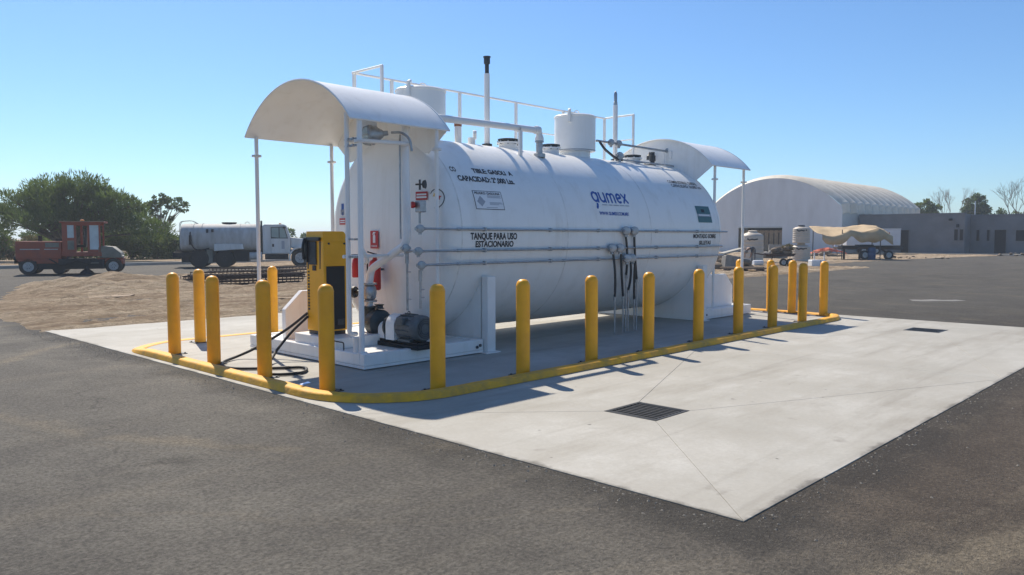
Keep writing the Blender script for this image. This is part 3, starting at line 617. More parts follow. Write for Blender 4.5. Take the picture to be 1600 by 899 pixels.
b = MB(); b.tube(bend([(6.5, 8.3, 3.0), (6.43, 8.22, 2.9), (6.43, 8.22, 1.62)], 0.08), 0.012, 8); tk(b, 'lamp_conduit', 'steel', pf)
# junction boxes and conduits
def jbox(x, y, z, parent=None, s=1.0, r=(1, 0, 0)):
    b = MB(); b.lathe([(0.04*s, -0.05*s), (0.065*s, -0.04*s), (0.065*s, 0.03*s), (0.055*s, 0.035*s), (0.055*s, 0.05*s), (0.0001, 0.055*s)], (x, y, z), (-0.7, -0.7, 0), n=14)
    b.cyl((x-0.085*s, y, z), (x+0.085*s, y, z), 0.028*s, 10); b.cyl((x, y, z-0.09*s), (x, y, z+0.06*s), 0.028*s, 10)
    return tk(b, 'junction_box', 'steel', parent)
FY = TY-TR-0.035
for z, x0, x1, xb in ((1.755, 6.45, 14.43, (10.92, 11.16)), (1.465, 6.42, 14.25, (10.53, 10.75)), (1.285, 6.47, 14.3, (10.95, 11.1))):
    dz = z-TZ; y = min(FY, TY-math.sqrt(TR*TR-dz*dz)-0.03)
    y0 = y if z != 1.485 else y
    b = MB(); b.tube([(x0, y0, z), (x1, y, z)], 0.016, 12); cd = tk(b, 'conduit', 'steel')
    for xx in (7.1, 9.3, 12.6): b = MB(); b.cyl((xx-0.03, y, z), (xx+0.03, y, z), 0.021, 12); tk(b, 'coupling', 'steel', cd)
    for xx in (7.6, 9.0, 10.2, 11.9, 13.3): b = MB(); b.box((xx, y+0.012, z), (0.025, 0.06, 0.055)); tk(b, 'strap', 'steel', cd, smooth=False)
    for xx in xb: jbox(xx, y-0.02, z, cd, 1.15)
    jbox(x0-0.03, y0-0.01, z, cd, 0.85)
FL = [((10.92, 7.80, 1.66), (11.08, 7.9), 0.98), ((11.17, 7.80, 1.66), (11.43, 7.92), 0.9), ((10.53, 7.78, 1.40), (10.73, 7.88), 0.62), ((10.76, 7.78, 1.40), (11.04, 7.93), 0.62), ((10.97, 7.73, 1.2), (11.19, 7.93), 0.72), ((11.1, 7.73, 1.2), (11.4, 7.95), 0.55)]
for i, (a, g_, z) in enumerate(FL):
    a = Vector(a); m_ = Vector((g_[0], g_[1], z)); mid = a.lerp(m_, 0.5)+Vector((0.05*(-1)**i-0.03, -0.04, 0.02))
    pts = [a*(1-t)**2 + mid*2*t*(1-t) + m_*t*t for t in [k/10 for k in range(11)]]
    b = MB(); b.tube(pts, 0.02, 10); fx = tk(b, 'flexible_conduit', 'dsteel')
    b = MB(); b.tube([(m_.x, m_.y, z+0.03), (g_[0], g_[1], 0.0)], 0.015, 10); b.cyl((m_.x, m_.y, z-0.05), (m_.x, m_.y, z+0.05), 0.024, 10); tk(b, 'ground_conduit', 'steel', fx)
# conduits and devices on the near head
for (y, z1, z0) in ((8.1, 1.44, 0.68), (7.83, 1.22, 0.72)):
    b = MB(); b.tube([(6.44, y-0.0, z1), (6.44, y, z0)], 0.016, 10); v = tk(b, 'conduit', 'steel')
    for z in (z0+0.15, z1-0.25): b = MB(); b.cyl((6.44, y, z), (6.44, y-0.08, z), 0.008, 6); tk(b, 'strap', 'steel', v)
    b = MB(); b.cyl((6.44, y, z1), (6.44, y, z1-0.14), 0.026, 10); tk(b, 'seal_fitting', 'steel', v)
jbox(6.42, 8.1, 1.5, None, 0.85)
b = MB(); b.tube([(6.42, 8.1, 1.45), (6.42, 7.86, 1.48)], 0.016, 8); tk(b, 'conduit', 'steel')
b = MB(); b.tube([(6.43, 7.82, 1.82), (6.43, 7.82, 1.98)], 0.016, 8); tk(b, 'conduit', 'steel')
b = MB(); b.box((6.43, 7.80, 2.04), (0.10, 0.12, 0.15)); sw = tk(b, 'emergency_stop', 'steel', smooth=False, bevel=0.01)
b = MB(); b.lathe([(0.035, 0), (0.045, 0.03), (0.04, 0.05), (0.0001, 0.055)], (6.37, 7.84, 2.06), (-0.8, 0.5, 0), n=14); tk(b, 'button', 'red', sw)
b = MB(); b.lathe([(0.012, -0.09), (0.012, 0.0), (0.05, 0.02), (0.06, 0.05), (0.0001, 0.055)], (6.8, 8.22, 2.36), (0.5, -0.85, 0), n=14); b.box((6.83, 8.3, 2.36), (0.02, 0.02, 0.14)); tk(b, 'horn', 'dsteel')
# conduit run and fittings at the far end of the crown
b = MB(); b.tube([(11.78, 9.1, 3.46), (14.3, 9.1, 3.45)], 0.022, 10); cr = tk(b, 'crown_conduit', 'steel')
for x in (12.36, 14.08): b = MB(); b.cyl((x, 9.1, 3.08), (x, 9.1, 3.46), 0.014, 8); tk(b, 'stand', 'white2', cr)
for x in (12.2, 12.45, 14.2): jbox(x, 9.08, 3.46, cr, 1.0)
b = MB(); b.tube(bend([(11.85, 9.08, 3.44), (11.9, 9.0, 3.3), (12.2, 8.95, 3.14), (12.4, 8.95, 3.13)], 0.15), 0.025, 10); tk(b, 'flexible_conduit', 'dsteel', cr)
b = MB(); b.tube(bend([(12.35, 8.92, 3.13), (14.1, 8.92, 3.13), (14.42, 8.92, 3.1), (14.5, 8.92, 2.92)], 0.12), 0.017, 10); tk(b, 'crown_conduit', 'steel', cr)
b = MB(); b.lathe([(0.07, 3.08), (0.07, 3.16), (0.045, 3.165), (0.045, 3.2), (0.065, 3.205), (0.065, 3.32), (0.045, 3.325), (0.045, 3.39), (0.0001, 3.395)], (13.65, 9.1, 0), n=16); tk(b, 'relief_valve', 'dsteel')
b = MB(); b.lathe([(0.1, 3.08), (0.1, 3.11), (0.04, 3.115), (0.0001, 3.15)], (13.3, 9.05, 0), n=14); tk(b, 'plug', 'dsteel')
jbox(12.3, 8.95, 3.2, None, 1.2)
b = MB(); b.lathe([(0.07, -0.08), (0.07, 0.0), (0.05, 0.02), (0.02, 0.08)], (14.0, 9.4, 3.36), (0, 0, 1), n=14); tk(b, 'lamp_bell', 'dsteel')
b = MB(); b.bb(14.12, 14.3, 8.95, 9.02, 3.28, 3.44); tk(b, 'control_box', 'white2', smooth=False, bevel=0.01)

# ---------------- lettering and stickers on the shell
def on_shell(vs2, x0, phi0, lift=0.004):
    """flat (x, y) print wrapped on the front of the shell; phi0 in degrees above the axis"""
    out = []
    for x, y in vs2:
        p = R_(phi0)+y/TR; r = TR+lift; out.append((x0+x, TY-r*math.cos(p), TZ+r*math.sin(p)))
    return out
def letter(s, x0, x1, phi_base, h, m='ink', bold=0.02, name='lettering', lift=0.004):
    vs, fs = text_mesh(s, h, bold); w = max(v[0] for v in vs)-min(v[0] for v in vs); k = (x1-x0)/w; x_ = min(v[0] for v in vs)
    b = MB(); b.add(on_shell([((x-x_)*k, y) for x, y in vs], x0, phi_base, lift), fs); return tk(b, name, m, smooth=False)
def shell_quad(x0, x1, p0, p1, m, name, lift=0.003, n=5, lean=0.0):
    b = MB(); vs = []; 
    for i in range(n+1):
        y = (R_(p1)-R_(p0))*TR*i/n; vs += on_shell([(lean*i/n, y), (x1-x0+lean*i/n, y)], x0, p0, lift)
    b.add(vs, [(2*i, 2*i+1, 2*i+3, 2*i+2) for i in range(n)]); return tk(b, name, m, smooth=False)
letter('TANQUE PARA USO', 7.35, 8.28, -2.1, 0.088, bold=0.035); letter('ESTACIONARIO', 7.45, 8.21, -6.2, 0.08, bold=0.035)
letter('CO', 7.26, 7.37, 37.3, 0.085); letter('TIBLE: GASOLI  A', 7.69, 8.51, 37.5, 0.08, bold=0.035); letter('CAPACIDAD: 2°,000 Lts.', 7.33, 8.46, 31.3, 0.085, bold=0.035)
letter('COMBUSTIBLE: DIESEL', 12.95, 14.0, 43.8, 0.075, bold=0.012); letter('CAPACIDAD: 20,000 Lts.', 12.97, 14.06, 39.8, 0.075, bold=0.012)
letter('MONTADO SOBRE', 13.19, 14.04, -1.6, 0.075, bold=0.03); letter('SILLETAS', 13.42, 13.86, -6.4, 0.07, bold=0.03)
letter('WWW.GUMEX.COM.MX', 10.31, 11.14, 13.6, 0.055, 'blueink', 0.035)
# wordmark in rounded strokes
W = 0.2; GW = MB(); cx = 0.0
def put(s): GW.add(on_shell(s[0], 10.22, 22.6, 0.004), s[1])
sw_ = 0.04
put(stroke(c2(0.09, 0.09, 0.072, 0.082, 0, 360, 20)[:-1], sw_, True)); put(stroke([(0.162, 0.16), (0.165, 0.08), (0.15, 0.0)], sw_))
put(stroke([(0.225, 0.165)]+c2(0.29, 0.07, 0.065, 0.065, 180, 360, 8)+[(0.355, 0.165)], sw_)); put(stroke([(0.355, 0.165), (0.355, 0.0)], sw_))
put(stroke([(0.425, 0.0), (0.425, 0.1)]+c2(0.475, 0.11, 0.05, 0.05, 180, 0, 6)+[(0.525, 0.0)], sw_)); put(stroke([(0.525, 0.1)]+c2(0.575, 0.11, 0.05, 0.05, 180, 0, 6)+[(0.625, 0.0)], sw_))
put(stroke([(0.70, 0.075), (0.81, 0.095)]+c2(0.755, 0.09, 0.06, 0.072, 10, 180, 8)+c2(0.755, 0.08, 0.06, 0.078, 180, 300, 6), sw_))
put(stroke([(0.86, 0.165), (0.985, 0.005)], sw_)); put(stroke([(0.985, 0.165), (0.87, 0.005)], sw_))
put(stroke([(0.10, -0.045), (0.095, -0.075), (0.075, -0.105)], 0.05))
tk(GW, 'wordmark', 'blueink', smooth=False)
b = MB(); x = 0.0
for w in (0.13, 0.02, 0.10, 0.16, 0.14, 0.12): b.add(on_shell([(x, 0), (x+w, 0), (x+w, 0.016), (x, 0.016)], 10.44, 20.2), [(0,1,2,3)]); x += w+0.02
tk(b, 'slogan_print', 'greyink', smooth=False)
# hazard sticker
shell_quad(7.505, 8.075, 14.4, 25.4, 'ink', 'sticker_border', 0.003); st = shell_quad(7.515, 8.065, 14.75, 25.05, 'signwhite', 'hazard_sticker', 0.0045)
letter('PELIGRO: GASOLINA', 7.54, 8.04, 23.2, 0.035, lift=0.006, bold=0.03)
b = MB()
for cx_, cy_, q in ((0.1, 0.13, 0.045), (0.06, 0.09, 0.04), (0.14, 0.09, 0.04), (0.10, 0.055, 0.04)): b.add(on_shell([(cx_-q, cy_), (cx_, cy_-q), (cx_+q, cy_), (cx_, cy_+q)], 7.53, 15.4, 0.006), [(0,1,2,3)])
tk(b, 'hazard_diamonds', 'greyink', smooth=False)
b = MB()
for i, (xa, xb, y) in enumerate(((0.24, 0.52, 0.18), (0.24, 0.5, 0.165), (0.24, 0.52, 0.15), (0.26, 0.5, 0.075), (0.26, 0.52, 0.06), (0.26, 0.44, 0.045), (0.18, 0.40, 0.0))): b.add(on_shell([(xa, y), (xb, y), (xb, y+0.008), (xa, y+0.008)], 7.53, 15.4, 0.006), [(0,1,2,3)])
tk(b, 'fine_print', 'greyink', smooth=False)
shell_quad(13.42, 13.94, 10.3, 15.0, 'teal', 'banner_sticker', 0.004); shell_quad(13.42, 13.94, 15.0, 17.0, 'greyink', 'banner_sticker', 0.004); shell_quad(13.42, 13.94, 17.0, 23.4, 'teal', 'banner_sticker', 0.004)
shell_quad(13.6, 13.72, 18.2, 20.8, 'ink', 'banner_emblem', 0.006, 2); shell_quad(13.48, 13.88, 15.6, 16.5, 'signwhite', 'banner_emblem', 0.006, 2)
# round emblem: ring with three four-pointed stars, on the curve of the near head
def on_head(vs2, y0, z0, lift=0.006):
    out = []
    for u, v in vs2:
        y = y0-u; z = z0+v; out.append((head_x(y, z)-lift, y, z))
    return out
def on_knuckle(vs2, a0, th0, lift=0.005):
    """print wrapped on the rounded edge of the near head: a0 = angle along the knuckle, th0 = angle round the axis"""
    out = []
    for u, v in vs2:
        a = R_(a0)+u/KN; th = R_(th0)-v/(CR+KN*math.sin(R_(a0))); k = KN+lift
        if a > math.pi/2: x, r = TX0+(a-math.pi/2)*KN, TR+lift
        elif a < 0: x, r = TX0-k, CR+a*KN
        else: x, r = TX0-k*math.cos(a), CR+k*math.sin(a)
        out.append((x, TY+r*math.cos(th), TZ+r*math.sin(th)))
    return out
RC = (7.5, 157.0)
b = MB(); s = stroke(c2(0, 0, 0.13, 0.13, 0, 360, 32)[:-1], 0.012, True); b.add(on_knuckle(s[0], *RC), s[1]); em = tk(b, 'emblem_ring', 'ink', smooth=False)
for (u, v, mm) in ((0.0, 0.055, 'yelink'), (0.055, 0.0, 'redink'), (0.0, -0.055, 'blueink')):
    q = 0.042; p = []
    for k in range(8): a = k*math.pi/4; r = q if k % 2 == 0 else q*0.42; p.append((u+r*math.cos(a), v+r*math.sin(a)))
    b = MB(); b.add(on_knuckle(p, *RC), [tuple(range(8))]); tk(b, 'emblem_star', mm, em, smooth=False)

# ------------------------------------------------------------------ equipment by the tank
def plate_sign(name, label, c, w, h, m, stripes, up=(0, 0, 1), lean=0.0, marks=None):
    """thin plate on the near head, facing the -X side; stripes: (u0,u1,v0,v1,material)"""
    y, z = c; t = thing(name, label, 'sign', (head_x(y, z)-0.02, y, z))
    t.rotation_euler = (0, 0, lean)
    b = MB(); b.box((0, 0, 0), (0.006, w, h)); b.build('plate', m, t, smooth=False)
    for u0, u1, v0, v1, mm in stripes:
        b = MB(); b.add([(-0.0045, w/2-w*u0, -h/2+h*v0), (-0.0045, w/2-w*u1, -h/2+h*v0), (-0.0045, w/2-w*u1, -h/2+h*v1), (-0.0045, w/2-w*u0, -h/2+h*v1)], [(0,1,2,3)]); b.build('print', mm, t, smooth=False)
    return t
t = plate_sign('extinguisher_sign', 'red fire extinguisher sign with white pictogram on the tank end', (9.39, 1.61), 0.19, 0.26, 'red', [])
for poly, mm in (([(-0.03, -0.06), (0.03, -0.06), (0.03, 0.045), (0.012, 0.065), (0.012, 0.08), (0.035, 0.085), (0.035, 0.098), (-0.02, 0.1), (-0.045, 0.06), (-0.035, 0.055), (-0.012, 0.08), (-0.012, 0.065), (-0.03, 0.045)], 'signwhite'),):
    b = MB(); b.add([(-0.005, -u, v+0.012) for u, v in poly], [tuple(range(len(poly)))]); b.build('pictogram', mm, t, smooth=False)
vs_, fs_ = text_mesh('EXTINTOR', 0.026, 0.03, 'CENTER', 0.75); b = MB(); b.add([(-0.005, -x, y-0.108) for x, y in vs_], fs_); b.build('lettering', 'signwhite', t, smooth=False)
plate_sign('warning_sign', 'small red two-line warning sign below the horn on the tank end', (8.39, 2.217), 0.21, 0.115, 'red', [(0.08, 0.92, 0.56, 0.76, 'signwhite'), (0.06, 0.94, 0.22, 0.44, 'signwhite')], lean=R_(10))
plate_sign('safety_sign', 'blue and white round safety sign at the left of the tank end', (10.3, 2.075), 0.17, 0.2, 'signwhite', [(0.15, 0.85, 0.1, 0.5, 'greyink'), (0.3, 0.8, 0.35, 0.95, 'blueink'), (0.4, 0.7, 0.05, 0.3, 'blueink')], lean=R_(-6))
plate_sign('notice_sign', 'small red notice with white line under the blue safety sign', (10.29, 1.89), 0.2, 0.1, 'red', [(0.12, 0.88, 0.55, 0.72, 'signwhite'), (0.12, 0.88, 0.25, 0.42, 'signwhite')], lean=R_(-6))

# fire extinguisher hung on the head
t = thing('fire_extinguisher', 'red fire extinguisher hanging on the tank end behind the valve', 'extinguisher', (6.74, 9.22, 0.88))
b = MB(); b.lathe([(0.06, 0), (0.082, 0.012), (0.085, 0.03), (0.085, 0.36), (0.07, 0.42), (0.03, 0.45), (0.028, 0.48)], n=22); b.build('cylinder', 'red', t)
b = MB(); b.box((0, 0, 0.505), (0.04, 0.05, 0.05)); b.box((-0.06, 0.0, 0.54), (0.14, 0.025, 0.014), 0, 0, 0.25); b.box((-0.06, 0.0, 0.505), (0.12, 0.025, 0.012)); b.build('handle', 'black', t, smooth=False)
b = MB(); b.tube(bend([(-0.03, 0, 0.5), (-0.08, 0.07, 0.48), (-0.06, 0.1, 0.2), (-0.04, 0.1, 0.08)], 0.06), 0.012, 8); b.build('hose', 'rubber', t)
b = MB(); b.box((-0.0865, 0, 0.25), (0.004, 0.09, 0.13)); b.build('label_plate', 'signwhite', t, smooth=False)
b = MB(); b.box((0.1, 0, 0.3), (0.1, 0.03, 0.03)); b.build('bracket', 'dsteel', t, smooth=False)
t = thing('fire_extinguisher', 'second red extinguisher half hidden behind the white canopy post', 'extinguisher', (6.72, 9.66, 0.95))
b = MB(); b.lathe([(0.05, 0.1), (0.06, 0.112), (0.06, 0.3), (0.05, 0.36), (0.02, 0.4)], n=18); b.build('cylinder', 'red', t)
b = MB(); b.box((-0.02, 0, 0.42), (0.1, 0.03, 0.05)); b.build('handle', 'black', t, smooth=False)

# dispenser
t = thing('fuel_dispenser', 'tall yellow fuel dispenser with black nozzle boot and dark lower panel', 'dispenser', (5.93, 9.22, 0.325))
DW, DD, DH = 0.42, 0.36, 1.40       # across (Y), deep (X), high
poly = [(-DW/2, 0.05), (DW/2, 0.05)] + c2(DW/2-0.05, DH-0.05, 0.05, 0.05, 0, 90, 5) + c2(-DW/2+0.05, DH-0.05, 0.05, 0.05, 90, 180, 5)
prof = [(-DD/2, 0.05), (DD/2, 0.05)] + c2(DD/2-0.06, DH-0.06, 0.06, 0.06, 0, 90, 6) + [(-DD/2, DH)]
b = MB(); b.prism(prof, DW, (0, DW/2, 0), (1, 0, 0), (0, 0, 1)); b.v = [(x, y, z) for x, y, z in b.v]; fixn(b.build('cabinet', 'dispyellow', t, bevel=0.006))
# check extrusion side: ux x uz = -Y, so the body spans +DW/2 .. -DW/2
b = MB(); b.box((0, 0, 0.024), (DD-0.03, DW-0.03, 0.05)); b.build('base', 'black', t, smooth=False)
b = MB(); b.bb(-DD/2+0.04, DD/2-0.03, -DW/2-0.008, -DW/2+0.002, 0.07, 0.93); pn = b.build('lower_panel', 'black', t, smooth=False, bevel=0.004)
b = MB(); b.bb(-DD/2+0.2, DD/2-0.05, -DW/2-0.013, -DW/2-0.0085, 0.13, 0.21); b.build('data_plate', 'dsteel', pn, smooth=False)
b = MB(); b.bb(-DD/2+0.04, DD/2-0.03, -DW/2-0.004, -DW/2+0.002, 0.945, 1.26); b.build('upper_panel', 'dispyellow', t, smooth=False, bevel=0.003)
for u in (-0.1, 0.145): b = MB(); b.lathe([(0.014, 0), (0.014, 0.012), (0.0001, 0.013)], (u, -DW/2-0.004, 1.235), (0, -1, 0), n=10); b.build('lock', 'black', t)
b = MB(); b.bb(-DD/2-0.04, -DD/2+0.06, 0.135, DW/2+0.012, 0.98, 1.32); b.bb(-DD/2-0.04, -DD/2-0.001, -DW/2+0.05, 0.134, 1.27, 1.32)
b.prism([(0, 0), (0.05, 0), (0.05, -0.38), (0.02, -0.38)], 0.036, (-DD/2-0.002, -DW/2+0.05, 1.27), (0, 1, 0), (0, 0, 1)); b.prism([(0, 0), (0.07, 0), (0.07, -0.38), (0.03, -0.38)], 0.036, (-DD/2-0.002, 0.12, 0.985+0.28), (0, 1, 0), (0, 0, 1))
boot = fixn(b.build('nozzle_boot', 'black', t, smooth=False, bevel=0.006))
b = MB(); b.bb(-DD/2-0.02, -DD/2+0.0, -DW/2+0.16, 0.13, 0.95, 1.265); b.build('display', 'dsteel', boot, smooth=False)
b = MB(); b.bb(-DD/2-0.012, -DD/2-0.001, -DW/2+0.18, -DW/2+0.26, 0.87, 0.94); b.build('key_pad', 'black', t, smooth=False)
b = MB(); b.tube(bend([(-DD/2-0.045, DW/2-0.03, 1.3), (-DD/2-0.075, DW/2-0.03, 1.2), (-DD/2-0.06, DW/2-0.03, 1.02)], 0.05), 0.018, 10); b.build('nozzle', 'black', boot)
for i in range(13):
    b = MB(); w = random.choice((0.02, 0.026, 0.03)); b.add([(-DD/2-0.003, DW/2-0.03, 0.86-i*0.042), (-DD/2-0.003, DW/2-0.075, 0.86-i*0.042), (-DD/2-0.003, DW/2-0.075, 0.86-i*0.042-w), (-DD/2-0.003, DW/2-0.03, 0.86-i*0.042-w)], [(0,1,2,3)]); b.build('print', 'ink', t, smooth=False)
# its hose: from the back left of the cabinet to a loop on the concrete
def G2(px, py, z): p = ground_at(px, py, z); return (p.x, p.y, z)
H0 = Vector((5.93-DD/2-0.01, 9.22+DW/2-0.02, 0.325+0.28))
def smooth_path(pts, n=8):
    P = [Vector(p) for p in pts]; P = [P[0]*2-P[1]]+P+[P[-1]*2-P[-2]]; out = []
    for i in range(1, len(P)-2):
        for k in range(n):
            t_ = k/n; a, b_, c, d = P[i-1], P[i], P[i+1], P[i+2]
            out.append(0.5*((2*b_)+(c-a)*t_+(2*a-5*b_+4*c-d)*t_*t_+(3*b_-a-3*c+d)*t_**3))
    out.append(P[-2]); return out
hz_ = 0.022
loop = [H0, (5.58, 9.58, 0.42), (5.4, 9.72, 0.27), (5.15, 9.84, 0.12), (4.95, 9.90, 0.04), G2(349, 566, hz_), G2(350, 573, hz_), G2(375, 576, hz_), G2(440, 575, hz_), G2(472, 574, hz_), G2(479, 578, hz_), G2(468, 583, hz_), G2(430, 585, hz_), G2(408, 581, hz_), G2(412, 573, hz_+0.03), (5.05, 9.18, 0.06), (5.25, 9.36, 0.16), (5.5, 9.43, 0.36), (5.74, 9.40, 0.56)]
b = MB(); b.tube(smooth_path(loop, 8), 0.019, 10); h_ = b.build('hose', 'rubber', None); h_.parent = t; h_.matrix_parent_inverse = Matrix.Translation((-5.93, -9.22, -0.325))

# pump and motor
t = thing('pump_motor', 'dark electric pump motor with white coupling guards on the white skid', 'pump', (6.48, 8.42, 0.182), R_(0))
b = MB(); b.box((0, -0.05, 0.03), (0.3, 1.2, 0.055)); b.box((0, -0.05, 0.075), (0.22, 1.1, 0.034)); b.build('base_frame', 'chassis', t, smooth=False, bevel=0.005)
mz = 0.275
b = MB(); b.lathe([(0.155, 0.0), (0.165, 0.02), (0.165, 0.32)], (0, -0.18, mz), (0, -1, 0), n=30); mo = b.build('motor_body', 'motor', t)
for k in range(14):
    a = 2*math.pi*k/14+0.2; b = MB(); b.box((0.17*math.cos(a), -0.35, mz+0.17*math.sin(a)), (0.022, 0.28, 0.006), 0, 0, -a); b.build('cooling_fin', 'motor', mo, smooth=False)
b = MB(); b.lathe([(0.172, 0), (0.172, 0.1), (0.15, 0.135), (0.06, 0.14), (0.055, 0.133), (0.0001, 0.133)], (0, -0.5, mz), (0, -1, 0), n=30); fc = b.build('fan_cover', 'motor', t)
for r in (0.075, 0.1, 0.125): b = MB(); b.tube(arc((0, -0.642, mz), r, 0, 2*math.pi, 24), 0.005, 6); b.build('grille_ring', 'dsteel', fc)
b = MB(); b.box((-0.15, -0.34, mz+0.09), (0.1, 0.14, 0.1)); b.build('terminal_box', 'motor', mo, smooth=False, bevel=0.01)
b = MB(); b.tube(arc((0, -0.3, mz+0.185), 0.022, 0, 2*math.pi, 12, (0,1,0), (0,0,1)), 0.006, 6); b.build('lifting_eye', 'dsteel', mo)
b = MB(); b.box((0, -0.34, 0.105), (0.26, 0.26, 0.03)); b.build('motor_foot', 'motor', mo, smooth=False)
def guard(y0, y1, w, hh):
    p = [(-w, 0)] + c2(0, hh-w, w, w, 180, 0, 10) + [(w, 0)]
    b = MB(); b.prism(p, y1-y0, (0, y1, 0.095), (1, 0, 0), (0, 0, 1)); fixn(b.build('coupling_guard', 'white', t))
guard(-0.17, 0.01, 0.155, 0.345); guard(0.1, 0.24, 0.11, 0.22)
b = MB(); b.lathe([(0.14, 0), (0.16, 0.02), (0.16, 0.06), (0.1, 0.08)], (0, 0.1, mz-0.02), (0, -1, 0), n=20); b.build('bell_housing', 'pumpcol', t)
b = MB(); b.lathe([(0.08, 0), (0.17, 0.02), (0.19, 0.08), (0.19, 0.18), (0.15, 0.22), (0.09, 0.24)], (0, 0.5, mz), (0, -1, 0), n=24); b.cyl((-0.02, 0.54, mz+0.1), (-0.02, 0.54, 0.49), 0.07, 16); b.lathe([(0.11, 0.48), (0.11, 0.5)], (-0.02, 0.54, 0), n=16); b.build('pump_body', 'pumpcol', t)
b = MB(); b.box((-0.02, 0.62, mz+0.12), (0.16, 0.2, 0.16)); b.cyl((0, 0.35, mz+0.2), (0, 0.35, mz+0.26), 0.05, 12); b.build('strainer', 'pumpcol', t, smooth=False, bevel=0.02)

# flood lamp under the canopy
t = thing('floodlight', 'grey explosion-proof lamp with wire guard under the near canopy', 'lamp', (6.09, 8.33, 2.96)); t.rotation_euler = (0, 0, R_(-46))
b = MB(); b.lathe([(0.12, 0), (0.13, 0.02), (0.13, 0.04), (0.12, 0.05), (0.11, 0.09), (0.075, 0.13), (0.05, 0.17), (0.035, 0.18), (0.03, 0.24)], (-0.05, 0, 0), (0.97, 0, 0.12), n=26); b.build('housing', 'steel', t)
b = MB(); b.lathe([(0.125, 0), (0.115, 0.05), (0.07, 0.09), (0.0001, 0.1)], (-0.052, 0, 0), (-0.97, 0, -0.12), n=26); b.build('lens', 'glass', t)
for k in range(6):
    a = k*math.pi/3; b = MB(); b.tube([(-0.04, 0.14*math.cos(a), 0.14*math.sin(a)), (-0.12, 0.12*math.cos(a), 0.12*math.sin(a)-0.01), (-0.165, 0.03*math.cos(a), 0.03*math.sin(a)-0.015)], 0.006, 6); b.build('guard_wire', 'steel', t)
b = MB(); b.tube(smooth_path([(0.23, 0, 0.035), (0.36, 0.0, 0.03), (0.46, 0.02, -0.05), (0.49, 0.02, -0.2)], 5), 0.017, 8); b.build('conduit', 'steel', t)
b = MB(); b.box((-0.08, 0.1, 0.14), (0.22, 0.02, 0.2)); b.build('mounting_plate', 'white2', t, smooth=False)

# ------------------------------------------------------------------ vehicles and heaps on the left
def wheel(parent, c, r, w, name='wheel', rimr=0.58, rm='rim'):
    """axle along local y; the visible face looks to -y"""
    b = MB(); b.lathe([(r*0.6, -w/2), (r*0.92, -w/2), (r, -w*0.36), (r, w*0.36), (r*0.92, w/2), (r*0.6, w/2)], (0, 0, 0), (0, 1, 0), n=28); b.f = b.f[:-2]; b.mi = b.mi[:-2]; wo_ = b.build(name, 'rubber', parent); wo_.location = c
    wo_.scale = (1/parent.scale.x, 1, 1)
    b = MB(); b.lathe([(r*rimr, -w*0.47), (r*rimr*0.95, -w*0.40), (r*0.35, -w*0.3), (r*0.3, -w*0.42), (r*0.12, -w*0.46), (0.0001, -w*0.46)][::-1], (0, 0, 0), (0, 1, 0), n=22); fixn(b.build('rim', rm, wo_))
    b = MB()
    for k in range(6): a = k*math.pi/3; b.lathe([(r*0.05, 0), (r*0.05, 0.02)], (r*0.24*math.cos(a), -w*0.43, r*0.24*math.sin(a)), (0, -1, 0), n=6)
    b.build('wheel_nuts', 'dsteel', wo_)['kind'] = 'stuff'; return wo_
def P_(t, name, m, fn, **kw): b = MB(); fn(b); return b.build(name, m, t, **kw)

p = ground_at(114, 428)
t = thing('road_sweeper', 'faded red road sweeper with open cab and grey front hood', 'sweeper', (p.x, p.y, 0), RYAW+R_(22)); t.scale = (0.87, 1, 1)
y0, y1 = -0.85, 0.85
P_(t, 'hopper', 'sweepred', lambda b: b.bb(-2.35, -0.36, y0, y1, 0.68, 1.47), smooth=False, bevel=0.03)
for z in (1.12,): P_(t, 'trim_strip', 'rim', lambda b: (b.bb(-2.15, -1.3, y0-0.012, y0-0.002, z-0.02, z+0.02), b.bb(-1.1, -0.5, y0-0.012, y0-0.002, z-0.02, z+0.02)), smooth=False)
P_(t, 'side_panel', 'sweepgrey', lambda b: b.bb(-1.05, -0.45, y0-0.012, y0-0.002, 1.2, 1.4), smooth=False)
P_(t, 'exhaust_stack', 'chassis', lambda b: (b.cyl((-1.45, 0.2, 1.47), (-1.45, 0.2, 1.72), 0.1), b.box((-0.55, 0.1, 1.53), (0.3, 0.6, 0.12))))
P_(t, 'chassis', 'chassis', lambda b: (b.bb(-2.3, 2.2, -0.55, 0.55, 0.42, 0.67), b.bb(-1.0, 1.0, -0.8, 0.8, 0.5, 0.675)), smooth=False)
P_(t, 'deck', 'sweepred', lambda b: b.bb(-0.35, 1.45, y0+0.02, y1-0.02, 0.8, 0.98), smooth=False, bevel=0.01)
# cab frame: pillars, sills and panes
cab = P_(t, 'cab', 'sweepred', lambda b: (b.bb(-0.31, -0.08, y0+0.05, y0+0.12, 0.98, 2.28), b.bb(0.22, 0.32, y0+0.05, y0+0.12, 0.98, 2.28), b.bb(0.82, 0.92, y0+0.05, y0+0.12, 0.98, 2.28), b.bb(1.34, 1.42, y0+0.05, y0+0.12, 0.98, 2.28),
    b.bb(-0.31, 1.42, y0+0.051, y0+0.119, 2.18, 2.279), b.bb(-0.079, 0.219, y0+0.06, y0+0.11, 1.5, 1.62), b.bb(-0.08, 0.22, y0+0.052, y0+0.118, 0.981, 1.1),
    b.bb(-0.31, -0.08, y1-0.12, y1-0.05, 0.98, 2.28), b.bb(0.3, 0.4, y1-0.12, y1-0.05, 0.98, 2.28), b.bb(1.34, 1.42, y1-0.12, y1-0.05, 0.98, 2.28), b.bb(-0.31, 1.42, y1-0.119, y1-0.051, 2.18, 2.279), b.bb(-0.30, -0.24, y0+0.12, y1-0.12, 0.98, 1.5)), smooth=False)
